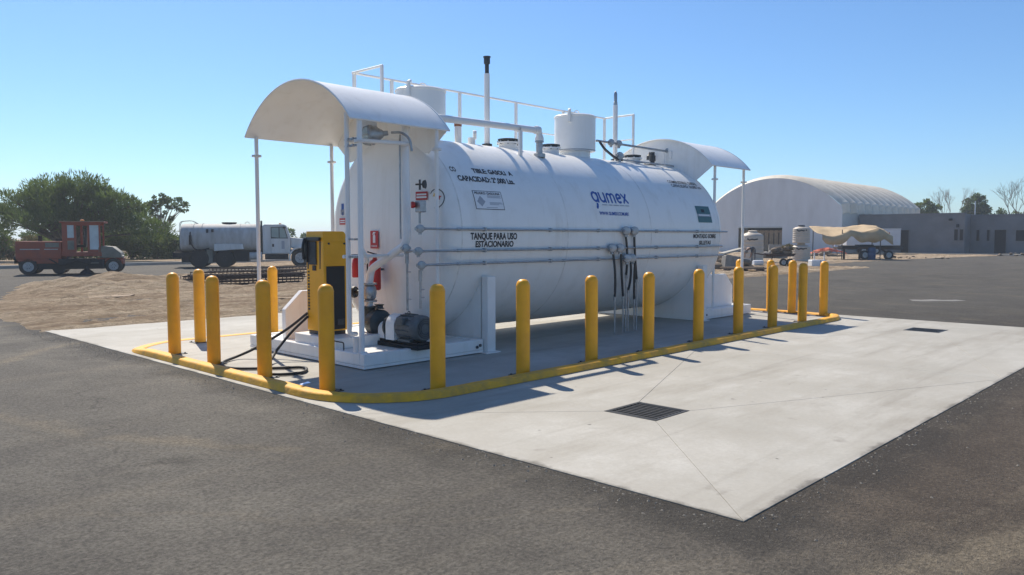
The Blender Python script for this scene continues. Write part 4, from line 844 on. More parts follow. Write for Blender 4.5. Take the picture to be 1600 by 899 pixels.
P_(cab, 'roof', 'sweepred', lambda b: b.bb(-0.4, 1.6, y0-0.03, y1+0.03, 2.285, 2.36), smooth=False, bevel=0.015)
P_(cab, 'roof_edge', 'plank', lambda b: b.bb(-0.41, 1.61, y0-0.045, y0-0.031, 2.325, 2.362), smooth=False)
P_(cab, 'beacon', 'amber', lambda b: b.lathe([(0.1, 2.361), (0.1, 2.4), (0.06, 2.44), (0.0001, 2.45)], (0.55, -0.3, 0), n=14))
P_(cab, 'pane', 'pane', lambda b: b.bb(-0.079, 0.219, y0+0.08, y0+0.09, 1.621, 2.18), smooth=False)
P_(cab, 'pane', 'pane', lambda b: b.bb(0.921, 1.339, y0+0.08, y0+0.09, 1.1, 2.18), smooth=False)
P_(cab, 'door_panel', 'sweepgrey', lambda b: b.bb(-0.079, 0.219, y0+0.075, y0+0.095, 1.1, 1.499), smooth=False)
P_(cab, 'door_panel', 'sweepred', lambda b: b.bb(0.921, 1.339, y0+0.06, y0+0.11, 0.981, 1.099), smooth=False)
P_(cab, 'seat', 'black', lambda b: (b.box((0.45, 0, 1.25), (0.45, 0.5, 0.12)), b.box((0.66, 0, 1.62), (0.12, 0.5, 0.85), 0, 0, 0.08)), smooth=False, bevel=0.03)
P_(cab, 'steering_wheel', 'black', lambda b: (b.tube(arc((0.1, 0, 1.5), 0.19, 0, 2*math.pi, 16, (0.5, 0, 0.85), (0, 1, 0)), 0.018, 6), b.cyl((0.1, 0, 1.5), (-0.1, 0, 1.1), 0.03, 8)))
P_(t, 'hood', 'sweepgrey', lambda b: b.prism([(1.3, 0.78), (1.3, 1.2), (1.5, 1.25), (1.95, 1.22), (2.32, 0.95), (2.38, 0.72), (1.5, 0.72)], 1.6, (0, 0.8, 0), (1, 0, 0), (0, 0, 1)), bevel=0.03)
P_(t, 'front_panel', 'sweepred', lambda b: b.bb(1.2, 2.4, -0.58, 0.58, 0.42, 0.715), smooth=False, bevel=0.02)
P_(t, 'fender', 'sweepred', lambda b: b.tube([(x, -0.72, z) for x, z in c2(1.98, 0.36, 0.44, 0.42, 20, 150, 8)], 0.06, 6))
P_(t, 'headlight', 'rim', lambda b: b.lathe([(0.07, 0), (0.07, 0.05), (0.0001, 0.06)], (2.38, -0.45, 0.75), (1, 0, 0), n=12))
for x in (-1.82, 1.98):
    for y in (-0.72, 0.72): wheel(t, (x, y, 0.36), 0.36 if x < 0 else 0.34, 0.24)
P_(t, 'main_broom', 'black', lambda b: b.lathe([(0.1, -0.75), (0.3, -0.74), (0.3, 0.74), (0.1, 0.75)], (-0.5, 0, 0.32), (0, 1, 0), n=20))
P_(t, 'gutter_broom', 'black', lambda b: b.lathe([(0.36, 0.02), (0.3, 0.1), (0.1, 0.25), (0.05, 0.5)], (0.75, -0.75, 0), n=18))
P_(t, 'broom_arm', 'chassis', lambda b: (b.tube([(0.2, -0.7, 0.75), (0.45, -0.8, 0.5), (0.75, -0.75, 0.5)], 0.04, 8), b.tube([(0.0, -0.8, 0.8), (-0.6, -0.8, 0.35)], 0.03, 8), b.box((0.3, -0.78, 0.45), (0.5, 0.06, 0.3))))
P_(t, 'engine', 'chassis', lambda b: (b.bb(-1.4, 1.55, -0.78, 0.78, 0.24, 0.66), b.box((0.2, -0.8, 0.55), (1.4, 0.12, 0.3))), smooth=False)
P_(t, 'skirt', 'sweepred', lambda b: (b.bb(-2.3, -0.4, y0+0.01, y0+0.05, 0.6, 0.69), b.bb(-1.45, -0.4, y0+0.012, y0+0.05, 0.5, 0.61)), smooth=False)
P_(t, 'hose', 'rubber', lambda b: b.tube(smooth_path([(-0.9, -0.88, 0.7), (-0.3, -0.95, 0.42), (0.3, -0.9, 0.6), (0.9, -0.9, 0.45)], 5), 0.03, 6))
P_(t, 'step', 'sweepgrey', lambda b: b.bb(0.95, 1.3, -0.9, -0.7, 0.48, 0.52), smooth=False)
P_(t, 'rear_bumper', 'chassis', lambda b: b.bb(-2.42, -2.355, -0.8, 0.8, 0.5, 0.8), smooth=False)

p = ground_at(388, 417)
t = thing('tanker_truck', 'dusty white water tanker truck parked side-on across the road', 'truck', (p.x, p.y, 0), RYAW+R_(15)); t.scale = (0.95, 1, 1)
def ell(n, rx, rz, cz):
    sg = lambda v: math.copysign(abs(v)**0.72, v)
    return [(rx*sg(math.cos(2*math.pi*k/n)), cz+rz*sg(math.sin(2*math.pi*k/n))) for k in range(n)]
def f_tank(b):
    n = 40; vs = []; fs = []
    sec = [(-3.6, 0.55), (-3.57, 0.8), (-3.5, 0.96), (-3.38, 1.0), (-1.4, 1.0), (0.62, 1.0), (0.72, 0.95), (0.77, 0.75), (0.79, 0.5)]
    for x, k in sec: vs += [(x, y, z) for y, z in ell(n, 1.1*k, 0.78*k, 1.6)]
    for i in range(len(sec)-1):
        for k in range(n): k2 = (k+1) % n; fs.append((i*n+k, (i+1)*n+k, (i+1)*n+k2, i*n+k2))
    fs.append(tuple(range(n))); fs.append(tuple(reversed(range((len(sec)-1)*n, len(sec)*n)))); b.add(vs, fs)
tkk = fixn(P_(t, 'tank', 'trucktank', f_tank, angle=40))
for x in (-2.85, -2.4, -0.35):
    def f_band(b):
        n = 40; pts = [(x, y, z) for y, z in ell(n, 1.108, 0.788, 1.6)]; b.tube(pts+[pts[0]], 0.014 if x > -2 else 0.02, 6)
    P_(tkk, 'band', 'trucktank', f_band)
P_(tkk, 'manhole', 'chassis', lambda b: b.lathe([(0.38, 2.34), (0.38, 2.40), (0.42, 2.41), (0.42, 2.47), (0.0001, 2.48)], (-1.0, 0, 0), n=20))
P_(tkk, 'ladder', 'rim', lambda b: (b.tube(bend([(-3.66, -0.3, 1.0), (-3.66, -0.3, 2.5), (-3.0, -0.3, 2.55), (-2.7, -0.3, 2.38)], 0.2), 0.018, 6), b.tube(bend([(-3.66, 0.1, 1.0), (-3.66, 0.1, 2.5), (-3.0, 0.1, 2.55), (-2.7, 0.1, 2.38)], 0.2), 0.018, 6), [b.cyl((-3.66, -0.3, z), (-3.66, 0.1, z), 0.014, 6) for z in (1.1, 1.35, 1.6, 1.85, 2.1, 2.35)]))
P_(tkk, 'filler_hose', 'rubber', lambda b: b.tube(smooth_path([(-2.95, -0.62, 2.3), (-3.0, -1.12, 1.8), (-2.9, -1.16, 1.2), (-2.6, -1.14, 0.95), (-2.0, -1.14, 1.05)], 6), 0.035, 8))
P_(tkk, 'spare_step', 'chassis', lambda b: (b.box((-2.1, -1.02, 1.98), (0.12, 0.14, 0.2)), b.box((-1.82, -1.04, 2.0), (0.12, 0.14, 0.16)), b.box((-3.0, -1.09, 1.5), (0.14, 0.05, 0.5))), smooth=False)
P_(tkk, 'ring_handle', 'rim', lambda b: b.tube(arc((0.0, -0.1, 2.38), 0.12, 0, math.pi, 8), 0.015, 6))
P_(t, 'side_box', 'truckwhite', lambda b: b.prism([(-1.75, 1.28), (-0.2, 1.28), (-0.15, 1.0), (-1.75, 0.9)], 0.25, (0, -0.9, 0), (1, 0, 0), (0, 0, 1)), smooth=False, bevel=0.02)
P_(t, 'chassis_rail', 'chassis', lambda b: (b.bb(-3.9, 3.0, -0.5, -0.35, 0.7, 0.95), b.bb(-3.9, 3.0, 0.35, 0.5, 0.7, 0.95), b.bb(-3.95, -2.9, -1.05, 1.05, 0.55, 0.85), b.bb(-2.9, 0.7, -0.95, 0.95, 0.85, 0.95)), smooth=False)
P_(t, 'mud_flap', 'sweepgrey', lambda b: b.bb(-2.15, -1.85, -1.06, -0.6, 0.25, 0.95), smooth=False)
P_(t, 'under_box', 'chassis', lambda b: (b.bb(-3.5, -3.05, -1.0, 1.0, 0.3, 0.85), b.bb(-2.1, -1.65, -1.0, 1.0, 0.3, 0.85), b.bb(-0.72, 0.1, -0.95, 0.95, 0.32, 0.85)), smooth=False)
P_(t, 'fuel_tank', 'trucktank', lambda b: b.cyl((0.15, -0.85, 0.62), (0.85, -0.85, 0.62), 0.22, 18))
cab = P_(t, 'cab', 'truckwhite', lambda b: b.prism([(0.88, 0.72), (0.88, 2.28), (1.0, 2.36), (2.05, 2.36), (2.2, 2.3), (2.42, 1.66), (2.42, 0.72)], 2.0, (0, 1.0, 0), (1, 0, 0), (0, 0, 1)), bevel=0.05, segs=2)
P_(cab, 'door', 'truckwhite', lambda b: b.prism([(1.35, 0.78), (1.35, 1.56), (2.3, 1.56), (2.33, 0.78)], 0.02, (0, -1.001, 0), (1, 0, 0), (0, 0, 1)), smooth=False, bevel=0.008)
P_(cab, 'window', 'carpane', lambda b: b.prism([(1.38, 1.66), (1.38, 2.16), (1.78, 2.18), (1.78, 1.62)], 0.014, (0, -1.002, 0), (1, 0, 0), (0, 0, 1)), smooth=False)
P_(cab, 'window', 'carpane', lambda b: b.prism([(1.83, 1.62), (1.83, 2.18), (2.07, 2.2), (2.24, 1.62)], 0.014, (0, -1.002, 0), (1, 0, 0), (0, 0, 1)), smooth=False)
P_(cab, 'window_seal', 'black', lambda b: b.prism([(1.34, 1.58), (1.34, 2.2), (2.1, 2.24), (2.29, 1.58)], 0.006, (0, -0.997, 0), (1, 0, 0), (0, 0, 1)), smooth=False)
P_(cab, 'door_seam', 'greyink', lambda b: (b.bb(1.335, 1.349, -1.012, -1.0, 0.78, 1.58), b.bb(1.335, 2.33, -1.012, -1.0, 0.765, 0.779)), smooth=False)
P_(t, 'exhaust', 'dsteel', lambda b: b.tube([(0.82, -0.8, 0.8), (0.82, -0.8, 2.55)], 0.055, 10))
P_(cab, 'door_handle', 'black', lambda b: b.box((1.46, -1.03, 1.2), (0.1, 0.03, 0.16)), smooth=False)
P_(cab, 'mirror', 'chassis', lambda b: (b.box((2.1, -1.15, 2.18), (0.16, 0.12, 0.1)), b.cyl((2.1, -1.0, 2.2), (2.1, -1.14, 2.2), 0.015, 6)), smooth=False)
P_(cab, 'marker_light', 'amber', lambda b: [b.lathe([(0.06, 2.36), (0.05, 2.42), (0.0001, 2.43)], (1.85, y, 0), n=10) for y in (-0.8, -0.4, 0, 0.4, 0.8)])
P_(cab, 'door_print', 'greyink', lambda b: b.bb(1.93, 2.1, -1.0215, -1.0212, 1.0, 1.45), smooth=False)
P_(t, 'step_box', 'chassis', lambda b: (b.bb(1.0, 2.3, -0.98, -0.5, 0.42, 0.72), b.bb(1.3, 1.6, -1.02, -0.98, 0.5, 0.56)), smooth=False)
P_(t, 'hood', 'truckwhite', lambda b: b.prism([(2.425, 1.05), (2.425, 1.66), (3.2, 1.56), (3.62, 1.42), (3.72, 1.2), (3.72, 0.9), (3.4, 0.9)], 1.5, (0, 0.75, 0), (1, 0, 0), (0, 0, 1)), bevel=0.06, segs=2)
def f_fender(b):
    o = c2(2.98, 0.5, 0.66, 0.64, 0, 195, 14); i = c2(2.98, 0.5, 0.57, 0.55, 195, 0, 14); b.prism(o+i, 0.3, (0, -0.75, 0), (1, 0, 0), (0, 0, 1))
P_(t, 'fender', 'truckwhite', f_fender, smooth=False)
P_(t, 'bumper', 'rim', lambda b: b.bb(3.7, 3.82, -1.05, 1.05, 0.45, 0.75), smooth=False, bevel=0.02)
for y in (-0.88, 0.88):
    wheel(t, (2.98, y, 0.5), 0.5, 0.28); wheel(t, (-1.2, y, 0.5), 0.5, 0.42, rm='chassis'); wheel(t, (-2.55, y, 0.5), 0.5, 0.42, rm='chassis')

# reinforcement cages lying in the dirt
def rebar_cage(L, s, label):
    t = thing('rebar_cage', label, 'rebar', group='rebar cages lying on the dirt')
    b = MB()
    for iy in range(4):
        for iz in range(4):
            if iy in (1, 2) and iz in (1, 2): continue
            y = (iy-1.5)*s/3; z = 0.03+iz*s/3; b.tube([(-L/2+random.uniform(-.15, .15), y, z), (0, y+random.uniform(-.02, .02), z-0.01), (L/2+random.uniform(-.15, .15), y, z)], 0.024, 5)
    b.build('long_bars', 'rust', t)
    b = MB(); n = int(L/0.15); q = s/2+0.02
    for i in range(n+1):
        x = -L/2+L*i/n; b.tube([(x, -q, 0.02), (x, q, 0.02), (x, q, s+0.05), (x, -q, s+0.05), (x, -q, 0.02)], 0.013, 4)
    b.build('stirrups', 'rust', t); return t
ra = None
RB = [((285, 448), (470, 441), 0.0, 'nearest dark rebar cage lying behind the leftmost bollards'), ((300, 440), (478, 434), 0.0, 'rebar cage in the middle of the dark row'), ((330, 433), (480, 428), 0.0, 'rebar cage at the back of the dark row, before the truck'),
      ]
for k, (pa, pb, z, lab) in enumerate(RB):
    a = ground_at(*pa); c = ground_at(*pb); L = (c-a).length; m_ = (a+c)/2
    t = rebar_cage(L, 0.30, lab); t.location = (m_.x, m_.y, z+0.0); t.rotation_euler = (0, 0, math.atan2(c.y-a.y, c.x-a.x))
# board and bits on the dirt
p = ground_at(167, 466)
b = MB(); b.box((0, 0, 0.02), (1.3, 0.5, 0.03)); o = b.build('board', 'plank', smooth=False, bevel=0.003); o.location = (p.x, p.y, 0.02); o.rotation_euler = (R_(2), R_(-2), RYAW+R_(4)); tag(o, 'pale flat board lying on the dirt left of the bollards', 'board')
p = ground_at(455, 470)
b = MB(); b.box((0, 0, 0.03), (0.7, 0.35, 0.05)); o = b.build('board', 'plank', smooth=False, bevel=0.003); o.location = (p.x, p.y, 0.03); o.rotation_euler = (0, 0, RYAW); tag(o, 'short board on the dirt just left of the yellow dispenser', 'board')

# ------------------------------------------------------------------ trees
def rvec():
    while True:
        v = Vector((random.uniform(-1, 1), random.uniform(-1, 1), random.uniform(-1, 1)))
        if 0.05 < v.length < 1: return v
def add_leaf(vs, fs, p, d, l, w):
    s = d.cross(rvec()); s = s.normalized()*w/2 if s.length > 1e-4 else Vector((w/2, 0, 0)); o = len(vs)
    vs += [p-s*0.3, p+d*l*0.5-s, p+d*l, p+d*l*0.5+s]; fs.append((o, o+1, o+2, o+3))
def clump_crown(blobs, n, l, w, up=0.2, sub=0.45, hollow=0.35):
    """leaf faces gathered in sub-clumps through the blobs' volume, denser to the outside"""
    vs = []; fs = []; tot = sum(b[3]*b[4]*b[5] for b in blobs)
    for bx, by, bz, rx, ry, rz in blobs:
        k = max(4, int(n*rx*ry*rz/tot)); nc = max(4, k//60)
        for _ in range(nc):
            v = rvec(); v = v.normalized()*(hollow+(1-hollow)*random.random()**0.6)
            c = Vector((bx+v.x*rx, by+v.y*ry, bz+v.z*rz)); r = sub*random.uniform(0.5, 1.15)*min(1.0, max(rx, rz))
            for _ in range(k//nc):
                q = rvec(); p = c+Vector((q.x*r, q.y*r, q.z*r*0.75)); d = (rvec()*0.8+q*0.7+v*0.4+Vector((0, 0, up))).normalized()
                add_leaf(vs, fs, p, d, l*random.uniform(0.6, 1.3), w*random.uniform(0.7, 1.3))
    return vs, fs
def limbs(b, root, targets, r0, bendy=0.25):
    root = Vector(root)
    for q in targets:
        q = Vector(q); n = 6; pts = []; side = Vector((random.uniform(-1, 1), random.uniform(-1, 1), 0))*bendy
        for i in range(n+1):
            t_ = i/n; pts.append(root.lerp(q, t_)+side*math.sin(math.pi*t_)*0.6+Vector((0, 0, 0.25*math.sin(math.pi*t_))))
        b.tube(pts, [r0*(1-0.85*i/n) for i in range(n+1)], 6)
def tree(name, label, base_, blobs, n, l, w, leaf, trunk_r, fork, group, bark='bark', up=0.2, sub=0.45, extra=0):
    t = thing(name, label, 'tree', base_, 0, group)
    b = MB(); b.tube([(0, 0, -0.1), (0.05, 0.03, fork*0.5), (0, 0, fork)], [trunk_r*1.25, trunk_r, trunk_r*0.85], 9)
    tg = [(bx+random.uniform(-.3, .3)*rx, by+random.uniform(-.3, .3)*ry, bz+random.uniform(-.1, .5)*rz) for bx, by, bz, rx, ry, rz in blobs for _ in range(2+extra)]
    limbs(b, (0, 0, fork*0.95), tg, trunk_r*0.6); b.build('trunk', bark, t)
    vs, fs = clump_crown(blobs, n, l, w, up, sub); c = MB(); c.add(vs, fs); c.build('crown', leaf, t, smooth=False)
    return t
RV = Vector((math.sin(TH), -math.cos(TH), 0)); FV = Vector((math.cos(TH), math.sin(TH), 0))
def rel(x, d, z, *r): v = RV*x+FV*d; return (v.x, v.y, z) + r
def place(px, D, py=None):
    q = ground_at(px, 380); v = Vector((q.x, q.y, 0)).normalized(); a = v.dot(FV); return v*(D/a)
# mesquite, 50 m away: 1 m = 24 px
B0 = place(105, 50); random.seed(31)
bl = [rel(0, 0, 3.9, 2.2, 2.2, 1.5), rel(-2.4, 0.3, 3.3, 2.0, 1.8, 1.3), rel(2.3, 0, 3.5, 1.9, 1.8, 1.2), rel(-4.2, 0, 2.7, 1.4, 1.6, 0.9), rel(4.2, 0.2, 2.6, 1.5, 1.6, 1.0), rel(0.5, -0.8, 2.5, 3.2, 1.2, 0.7), rel(-1.5, 0.6, 4.6, 1.2, 1.2, 0.8), rel(1.2, 0, 4.75, 1.3, 1.2, 0.8), rel(5.6, 0, 1.9, 1.1, 1.2, 0.8)]
for k in range(26):
    a_ = R_(random.uniform(-5, 185)); bl.append(rel(0.1+math.cos(a_)*random.uniform(3.4, 4.9), random.uniform(-.8, .8), 2.4+math.sin(a_)*random.uniform(1.9, 2.85), random.uniform(.35, .75), 0.5, random.uniform(.25, .5)))
tree('mesquite_tree', 'wide feathery green mesquite tree behind the red road sweeper', (B0.x, B0.y, 0), bl, 27000, 0.34, 0.06, 'leaf_mesq', 0.2, 1.1, 'trees and shrubs beyond the road', up=0.75, sub=0.6)
B0 = place(252, 58)
bl = [rel(-0.9, 0, 3.9, 0.75, 0.7, 0.5), rel(0.2, 0, 4.35, 0.7, 0.7, 0.42), rel(1.1, 0, 4.1, 0.65, 0.6, 0.4), rel(-1.3, 0, 3.2, 0.55, 0.5, 0.38), rel(-0.2, 0, 3.3, 0.6, 0.5, 0.35), rel(1.6, 0, 3.65, 0.4, 0.4, 0.25), rel(0.5, 0, 3.6, 0.4, 0.4, 0.25), rel(-1.7, 0, 3.7, 0.35, 0.35, 0.25), rel(1.85, 0, 4.05, 0.35, 0.35, 0.22), rel(-0.4, 0, 4.5, 0.4, 0.4, 0.25), rel(-1.6, 0, 2.7, 0.4, 0.4, 0.3), rel(0.9, 0, 3.0, 0.35, 0.35, 0.25)]
tree('tall_tree', 'slender tree with tufted round leaf clumps left of the tanker truck', (B0.x, B0.y, 0), bl, 3600, 0.16, 0.1, 'leaf_dark', 0.07, 1.7, 'trees and shrubs beyond the road', 'palebark', sub=0.3, extra=2)
SH = [(165, 53, 2.9, 1.5, 'leaf_mesq', 'rounded green shrub right of the sweeper cab'), (205, 54, 2.4, 1.5, 'leaf_light', 'light green shrub between sweeper and tanker truck'), (245, 55, 2.0, 1.5, 'leaf_light', 'low leafy shrub under the tufted slender tree'), (280, 56, 1.9, 1.3, 'leaf_dark', 'dark low shrub touching the rear of the tanker truck'),
      (20, 55, 1.7, 2.0, 'leaf_dry', 'dry brown brush at the left edge behind the sweeper'), (70, 56, 1.7, 1.6, 'leaf_light', 'yellow-green brush showing above the sweeper hopper'), (130, 55, 2.2, 1.5, 'leaf_light', 'bright leafy brush seen through the sweeper cab'), (-25, 54, 2.6, 1.8, 'leaf_mesq', 'green brush cut by the left picture edge')]
for px, D, h, r, lf, lab in SH:
    B0 = place(px, D); t = thing('shrub', lab, 'shrub', (B0.x, B0.y, 0.1), 0, 'trees and shrubs beyond the road')
    bl = [rel(random.uniform(-.3, .3), 0, h*0.5, r, r*0.8, h*0.5), rel(-r*0.6, 0.2, h*0.35, r*0.7, r*0.7, h*0.35), rel(r*0.6, -0.1, h*0.38, r*0.7, r*0.7, h*0.38)]
    vs, fs = clump_crown(bl, 3600, 0.24, 0.1, 0.3, 0.45, 0.2); c = MB(); c.add(vs, fs); c.build('crown', lf, t, smooth=False)
    b = MB(); limbs(b, (0, 0, 0), [(q[0], q[1], q[2]) for q in bl], 0.05); b.build('stems', 'bark', t)
# far scrub along the horizon
vs, fs = [], []
for i in range(60):
    px = -60+i*12+random.uniform(-6, 6); D = random.uniform(85, 130); B0 = place(px, D); h = random.uniform(1.1, 2.6)
    v2, f2 = clump_crown([(B0.x, B0.y, h*0.45, 2.4, 2.0, h*0.5)], 260, 0.5, 0.28, 0.2, 0.5, 0.1); o_ = len(vs); vs += v2; fs += [tuple(k+o_ for k in f) for f in f2]
b = MB(); b.add(vs, fs); o = b.build('distant_scrub', 'leaf_dark', smooth=False); tag(o, 'low dark scrub along the far horizon behind truck', 'scrub', kind='stuff')

# ------------------------------------------------------------------ hangar and buildings on the right
def y_at(px, X):
    q = ground_at(px, 400); return q.y/q.x*X
HX0, HX1, HY0, HY1 = 80.0, 105.0, 30.55, 45.6; HC = (HY0+HY1)/2; HWd = (HY1-HY0)/2
t = thing('hangar', 'pale arched hangar with ribbed curved roof behind the water tanks', 'building', (HX0, HC, 0))
def hz(y):       # roof height over the half width; y from the centre line
    a = abs(y); q_ = HWd*0.955; rr = 10.3; zc = 7.95-rr
    if a < q_: return zc+math.sqrt(rr*rr-a*a)
    u = min(1.0, (a-q_)/(HWd-q_)); ze = zc+math.sqrt(rr*rr-q_*q_); return 4.0+(ze-4.0)*math.sqrt(max(0, 1-u*u))
n = 64; ys = [-HWd*math.cos(math.pi*i/n) for i in range(n+1)]
poly = [(y, hz(y)) for y in ys]
# front wall round the doorway
D0, D1, DZ = y_at(1222, HX0)-HC, y_at(1154, HX0)-HC, 2.75
def fw(b, ya, yb, z0):
    q = [y for y in ys if ya < y < yb]; L = [ya]+q+[yb]
    vs = [(0, y, z0) for y in L]+[(0, y, hz(y)-0.02) for y in L]; m_ = len(L)
    b.add(vs, [(i, m_+i, m_+i+1, i+1) for i in range(m_-1)])
P_(t, 'front_wall', 'hang', lambda b: (fw(b, -HWd, D0, 0), fw(b, D0, D1, DZ), fw(b, D1, HWd, 0)), smooth=False, solid=-0.12)
for z in (2.0, 4.1):
    P_(t, 'panel_joint', 'hangside', lambda b: (b.bb(-0.02, -0.004, -HWd+0.1, D0-0.02, z-0.03, z+0.03), b.bb(-0.02, -0.004, D1+0.02, HWd-0.1, z-0.03, z+0.03)), smooth=False)
P_(t, 'door_frame', 'hangside', lambda b: (b.bb(-0.1, -0.005, D0-0.12, D0, 0, 5.2), b.bb(-0.1, -0.005, D1, D1+0.12, 0, 5.2), b.bb(-0.16, -0.005, D0+0.001, D1-0.001, DZ-0.1, DZ+0.05)), smooth=False)
P_(t, 'roller_shutter', 'hang', lambda b: [b.bb(-0.06, -0.005, D0+0.01, D1-0.01, DZ+0.06+i*0.24, DZ+0.27+i*0.24) for i in range(10)], smooth=False)
P_(t, 'doorway', 'dark', lambda b: b.bb(3.0, 3.1, D0-0.5, D1+0.5, 0, DZ+0.4), smooth=False)
w_ = (D1-D0)/9
for i in range(9): P_(t, 'timber_panel', 'plank', lambda b: (b.bb(0.3, 0.36, D0+i*w_+0.06, D0+(i+1)*w_-0.06, 0.2, DZ-0.35), b.box((0.27, D0+(i+0.5)*w_, 1.3), (0.05, 0.12, 2.2), 0, R_(14))), smooth=False)
P_(t, 'timber_rail', 'plank', lambda b: (b.bb(0.38, 0.44, D0, D1, 2.15, 2.3), b.bb(0.38, 0.44, D0, D1, 0.5, 0.65)), smooth=False)
P_(t, 'side_door', 'hangside', lambda b: b.bb(-0.06, -0.002, y_at(1291, HX0)-HC, y_at(1277, HX0)-HC, 0.05, 2.2), smooth=False)
P_(t, 'sign_mark', 'ink', lambda b: (b.add([(-0.01, y_at(1192, HX0)-HC+u, 6.25+v) for u, v in stroke([(0.5, -0.15), (0.3, 0.1), (-0.1, 0.0), (-0.45, 0.06)], 0.16)[0]], stroke([(0, 0), (1, 0), (2, 0), (3, 0)], 0.1)[1])), smooth=False)
# roof in scalloped bays, and the curved side wall
nb = 12
for k in range(nb):
    x0 = (HX1-HX0)*k/nb; x1 = (HX1-HX0)*(k+1)/nb
    def fr(b):
        vs = []; fs = []; m_ = 6
        for j in range(m_+1):
            u = j/m_; bulge = 0.42*math.sin(math.pi*u)**0.7
            for y in ys:
                nrm = Vector((0, y/HWd*1.0, 0.9)).normalized(); q = Vector((x0+(x1-x0)*u, y, hz(y))) + nrm*bulge*(1 if abs(y) < HWd*0.985 else 0.5)
                vs.append(tuple(q))
        for j in range(m_):
            for i in range(n): a = j*(n+1)+i; fs.append((a, a+n+1, a+n+2, a+1))
        b.add(vs, fs)
    P_(t, 'roof_bay', 'hangroof', fr, angle=60)
P_(t, 'side_wall', 'hangside', lambda b: b.bb(0.13, HX1-HX0, -HWd, -HWd+0.15, 0, 4.5), smooth=False)
P_(t, 'side_wall', 'hangside', lambda b: b.bb(0.13, HX1-HX0, HWd-0.15, HWd, 0, 4.5), smooth=False)

# grey rendered building in two blocks
GX = 84.0; ga, gb_ = y_at(1341, GX), y_at(1506, GX)
t = thing('rendered_building', 'long low grey cement building with dark openings at the right', 'building', (GX, gb_, 0))
P_(t, 'wall', 'cement', lambda b: b.bb(0, 14, 0, ga-gb_, -0.05, 3.88), smooth=False, bevel=0.02)
P_(t, 'parapet', 'cement', lambda b: b.bb(-0.06, 0.3, -0.03, ga-gb_+0.03, 3.881, 4.0), smooth=False)
GX2 = 86.0; gc = y_at(1700, GX2)
P_(t, 'wall', 'cement', lambda b: b.bb(GX2-GX, 16, gc-gb_, -0.01, -0.05, 3.72), smooth=False, bevel=0.02)
P_(t, 'parapet', 'cement', lambda b: b.bb(GX2-GX-0.06, GX2-GX+0.3, gc-gb_, -0.04, 3.721, 3.84), smooth=False)
def opening(name, pa, pb, z0, z1, X):
    ya, yb = y_at(pa, X)-gb_, y_at(pb, X)-gb_; xx = X-GX
    o = P_(t, name, 'dark', lambda b: b.bb(xx-0.012, xx+0.1, yb, ya, z0, z1), smooth=False)
    P_(o, 'frame', 'cement', lambda b: (b.bb(xx-0.06, xx-0.013, yb-0.06, yb, z0-0.05, z1+0.06), b.bb(xx-0.06, xx-0.013, ya, ya+0.06, z0-0.05, z1+0.06), b.bb(xx-0.06, xx-0.013, yb+0.001, ya-0.001, z1, z1+0.06), b.bb(xx-0.08, xx-0.013, yb+0.001, ya-0.001, z0-0.05, z0)), smooth=False)
opening('door', 1407, 1419, 0.1, 2.35, GX); opening('window', 1490, 1495.5, 1.35, 2.4, GX); opening('window', 1498.5, 1504, 1.35, 2.4, GX)
opening('window', 1524.5, 1529, 1.3, 2.35, GX2); opening('window', 1541, 1545, 1.3, 2.35, GX2); opening('door', 1553, 1571, 0.1, 2.35, GX2); opening('window', 1586, 1602, 1.3, 2.3, GX2)
P_(t, 'camera_bracket', 'dark', lambda b: (b.box((-0.2, 1.2, 3.35), (0.4, 0.25, 0.2)), b.box((-0.1, 0.6, 2.75), (0.2, 0.2, 0.3))), smooth=False)
P_(t, 'pavement_strip', 'concrete', lambda b: b.bb(-1.6, -0.01, gc-gb_, ga-gb_, -0.05, 0.1), smooth=False)
P_(t, 'roof_mast', 'whitefar', lambda b: b.cyl((6, 0.6, 3.88), (6, 0.6, 5.3), 0.05, 8))

# white site trailer beside the building
q = ground_at(1356, 397.5)
t = thing('site_trailer', 'white box trailer with dark red mark behind the tan awning', 'trailer', (q.x, q.y, 0), RYAW)
P_(t, 'box', 'whitefar', lambda b: b.bb(-2.6, 2.55, -1.2, 1.2, 0.85, 2.4), smooth=False, bevel=0.04)
P_(t, 'roof_trim', 'signwhite', lambda b: b.bb(-2.62, 2.57, -1.22, 1.22, 2.41, 2.47), smooth=False)
P_(t, 'chassis', 'chassis', lambda b: b.bb(-2.5, 2.9, -1.0, 1.0, 0.45, 0.84), smooth=False)
for x in (-0.9, 0.3): wheel(t, (x, -1.0, 0.36), 0.36, 0.22)
P_(t, 'mark', 'redink', lambda b: [b.add([(1.15+u, -1.204, 1.75+v) for u, v in s[0]], s[1]) for s in (stroke([(-0.3, 0.3), (-0.15, -0.15), (0.0, 0.2), (0.15, -0.15), (0.3, 0.3)], 0.13),)], smooth=False)
P_(t, 'lettering_band', 'greyink', lambda b: b.bb(-0.9, -0.3, -1.206, -1.202, 1.95, 2.05), smooth=False)

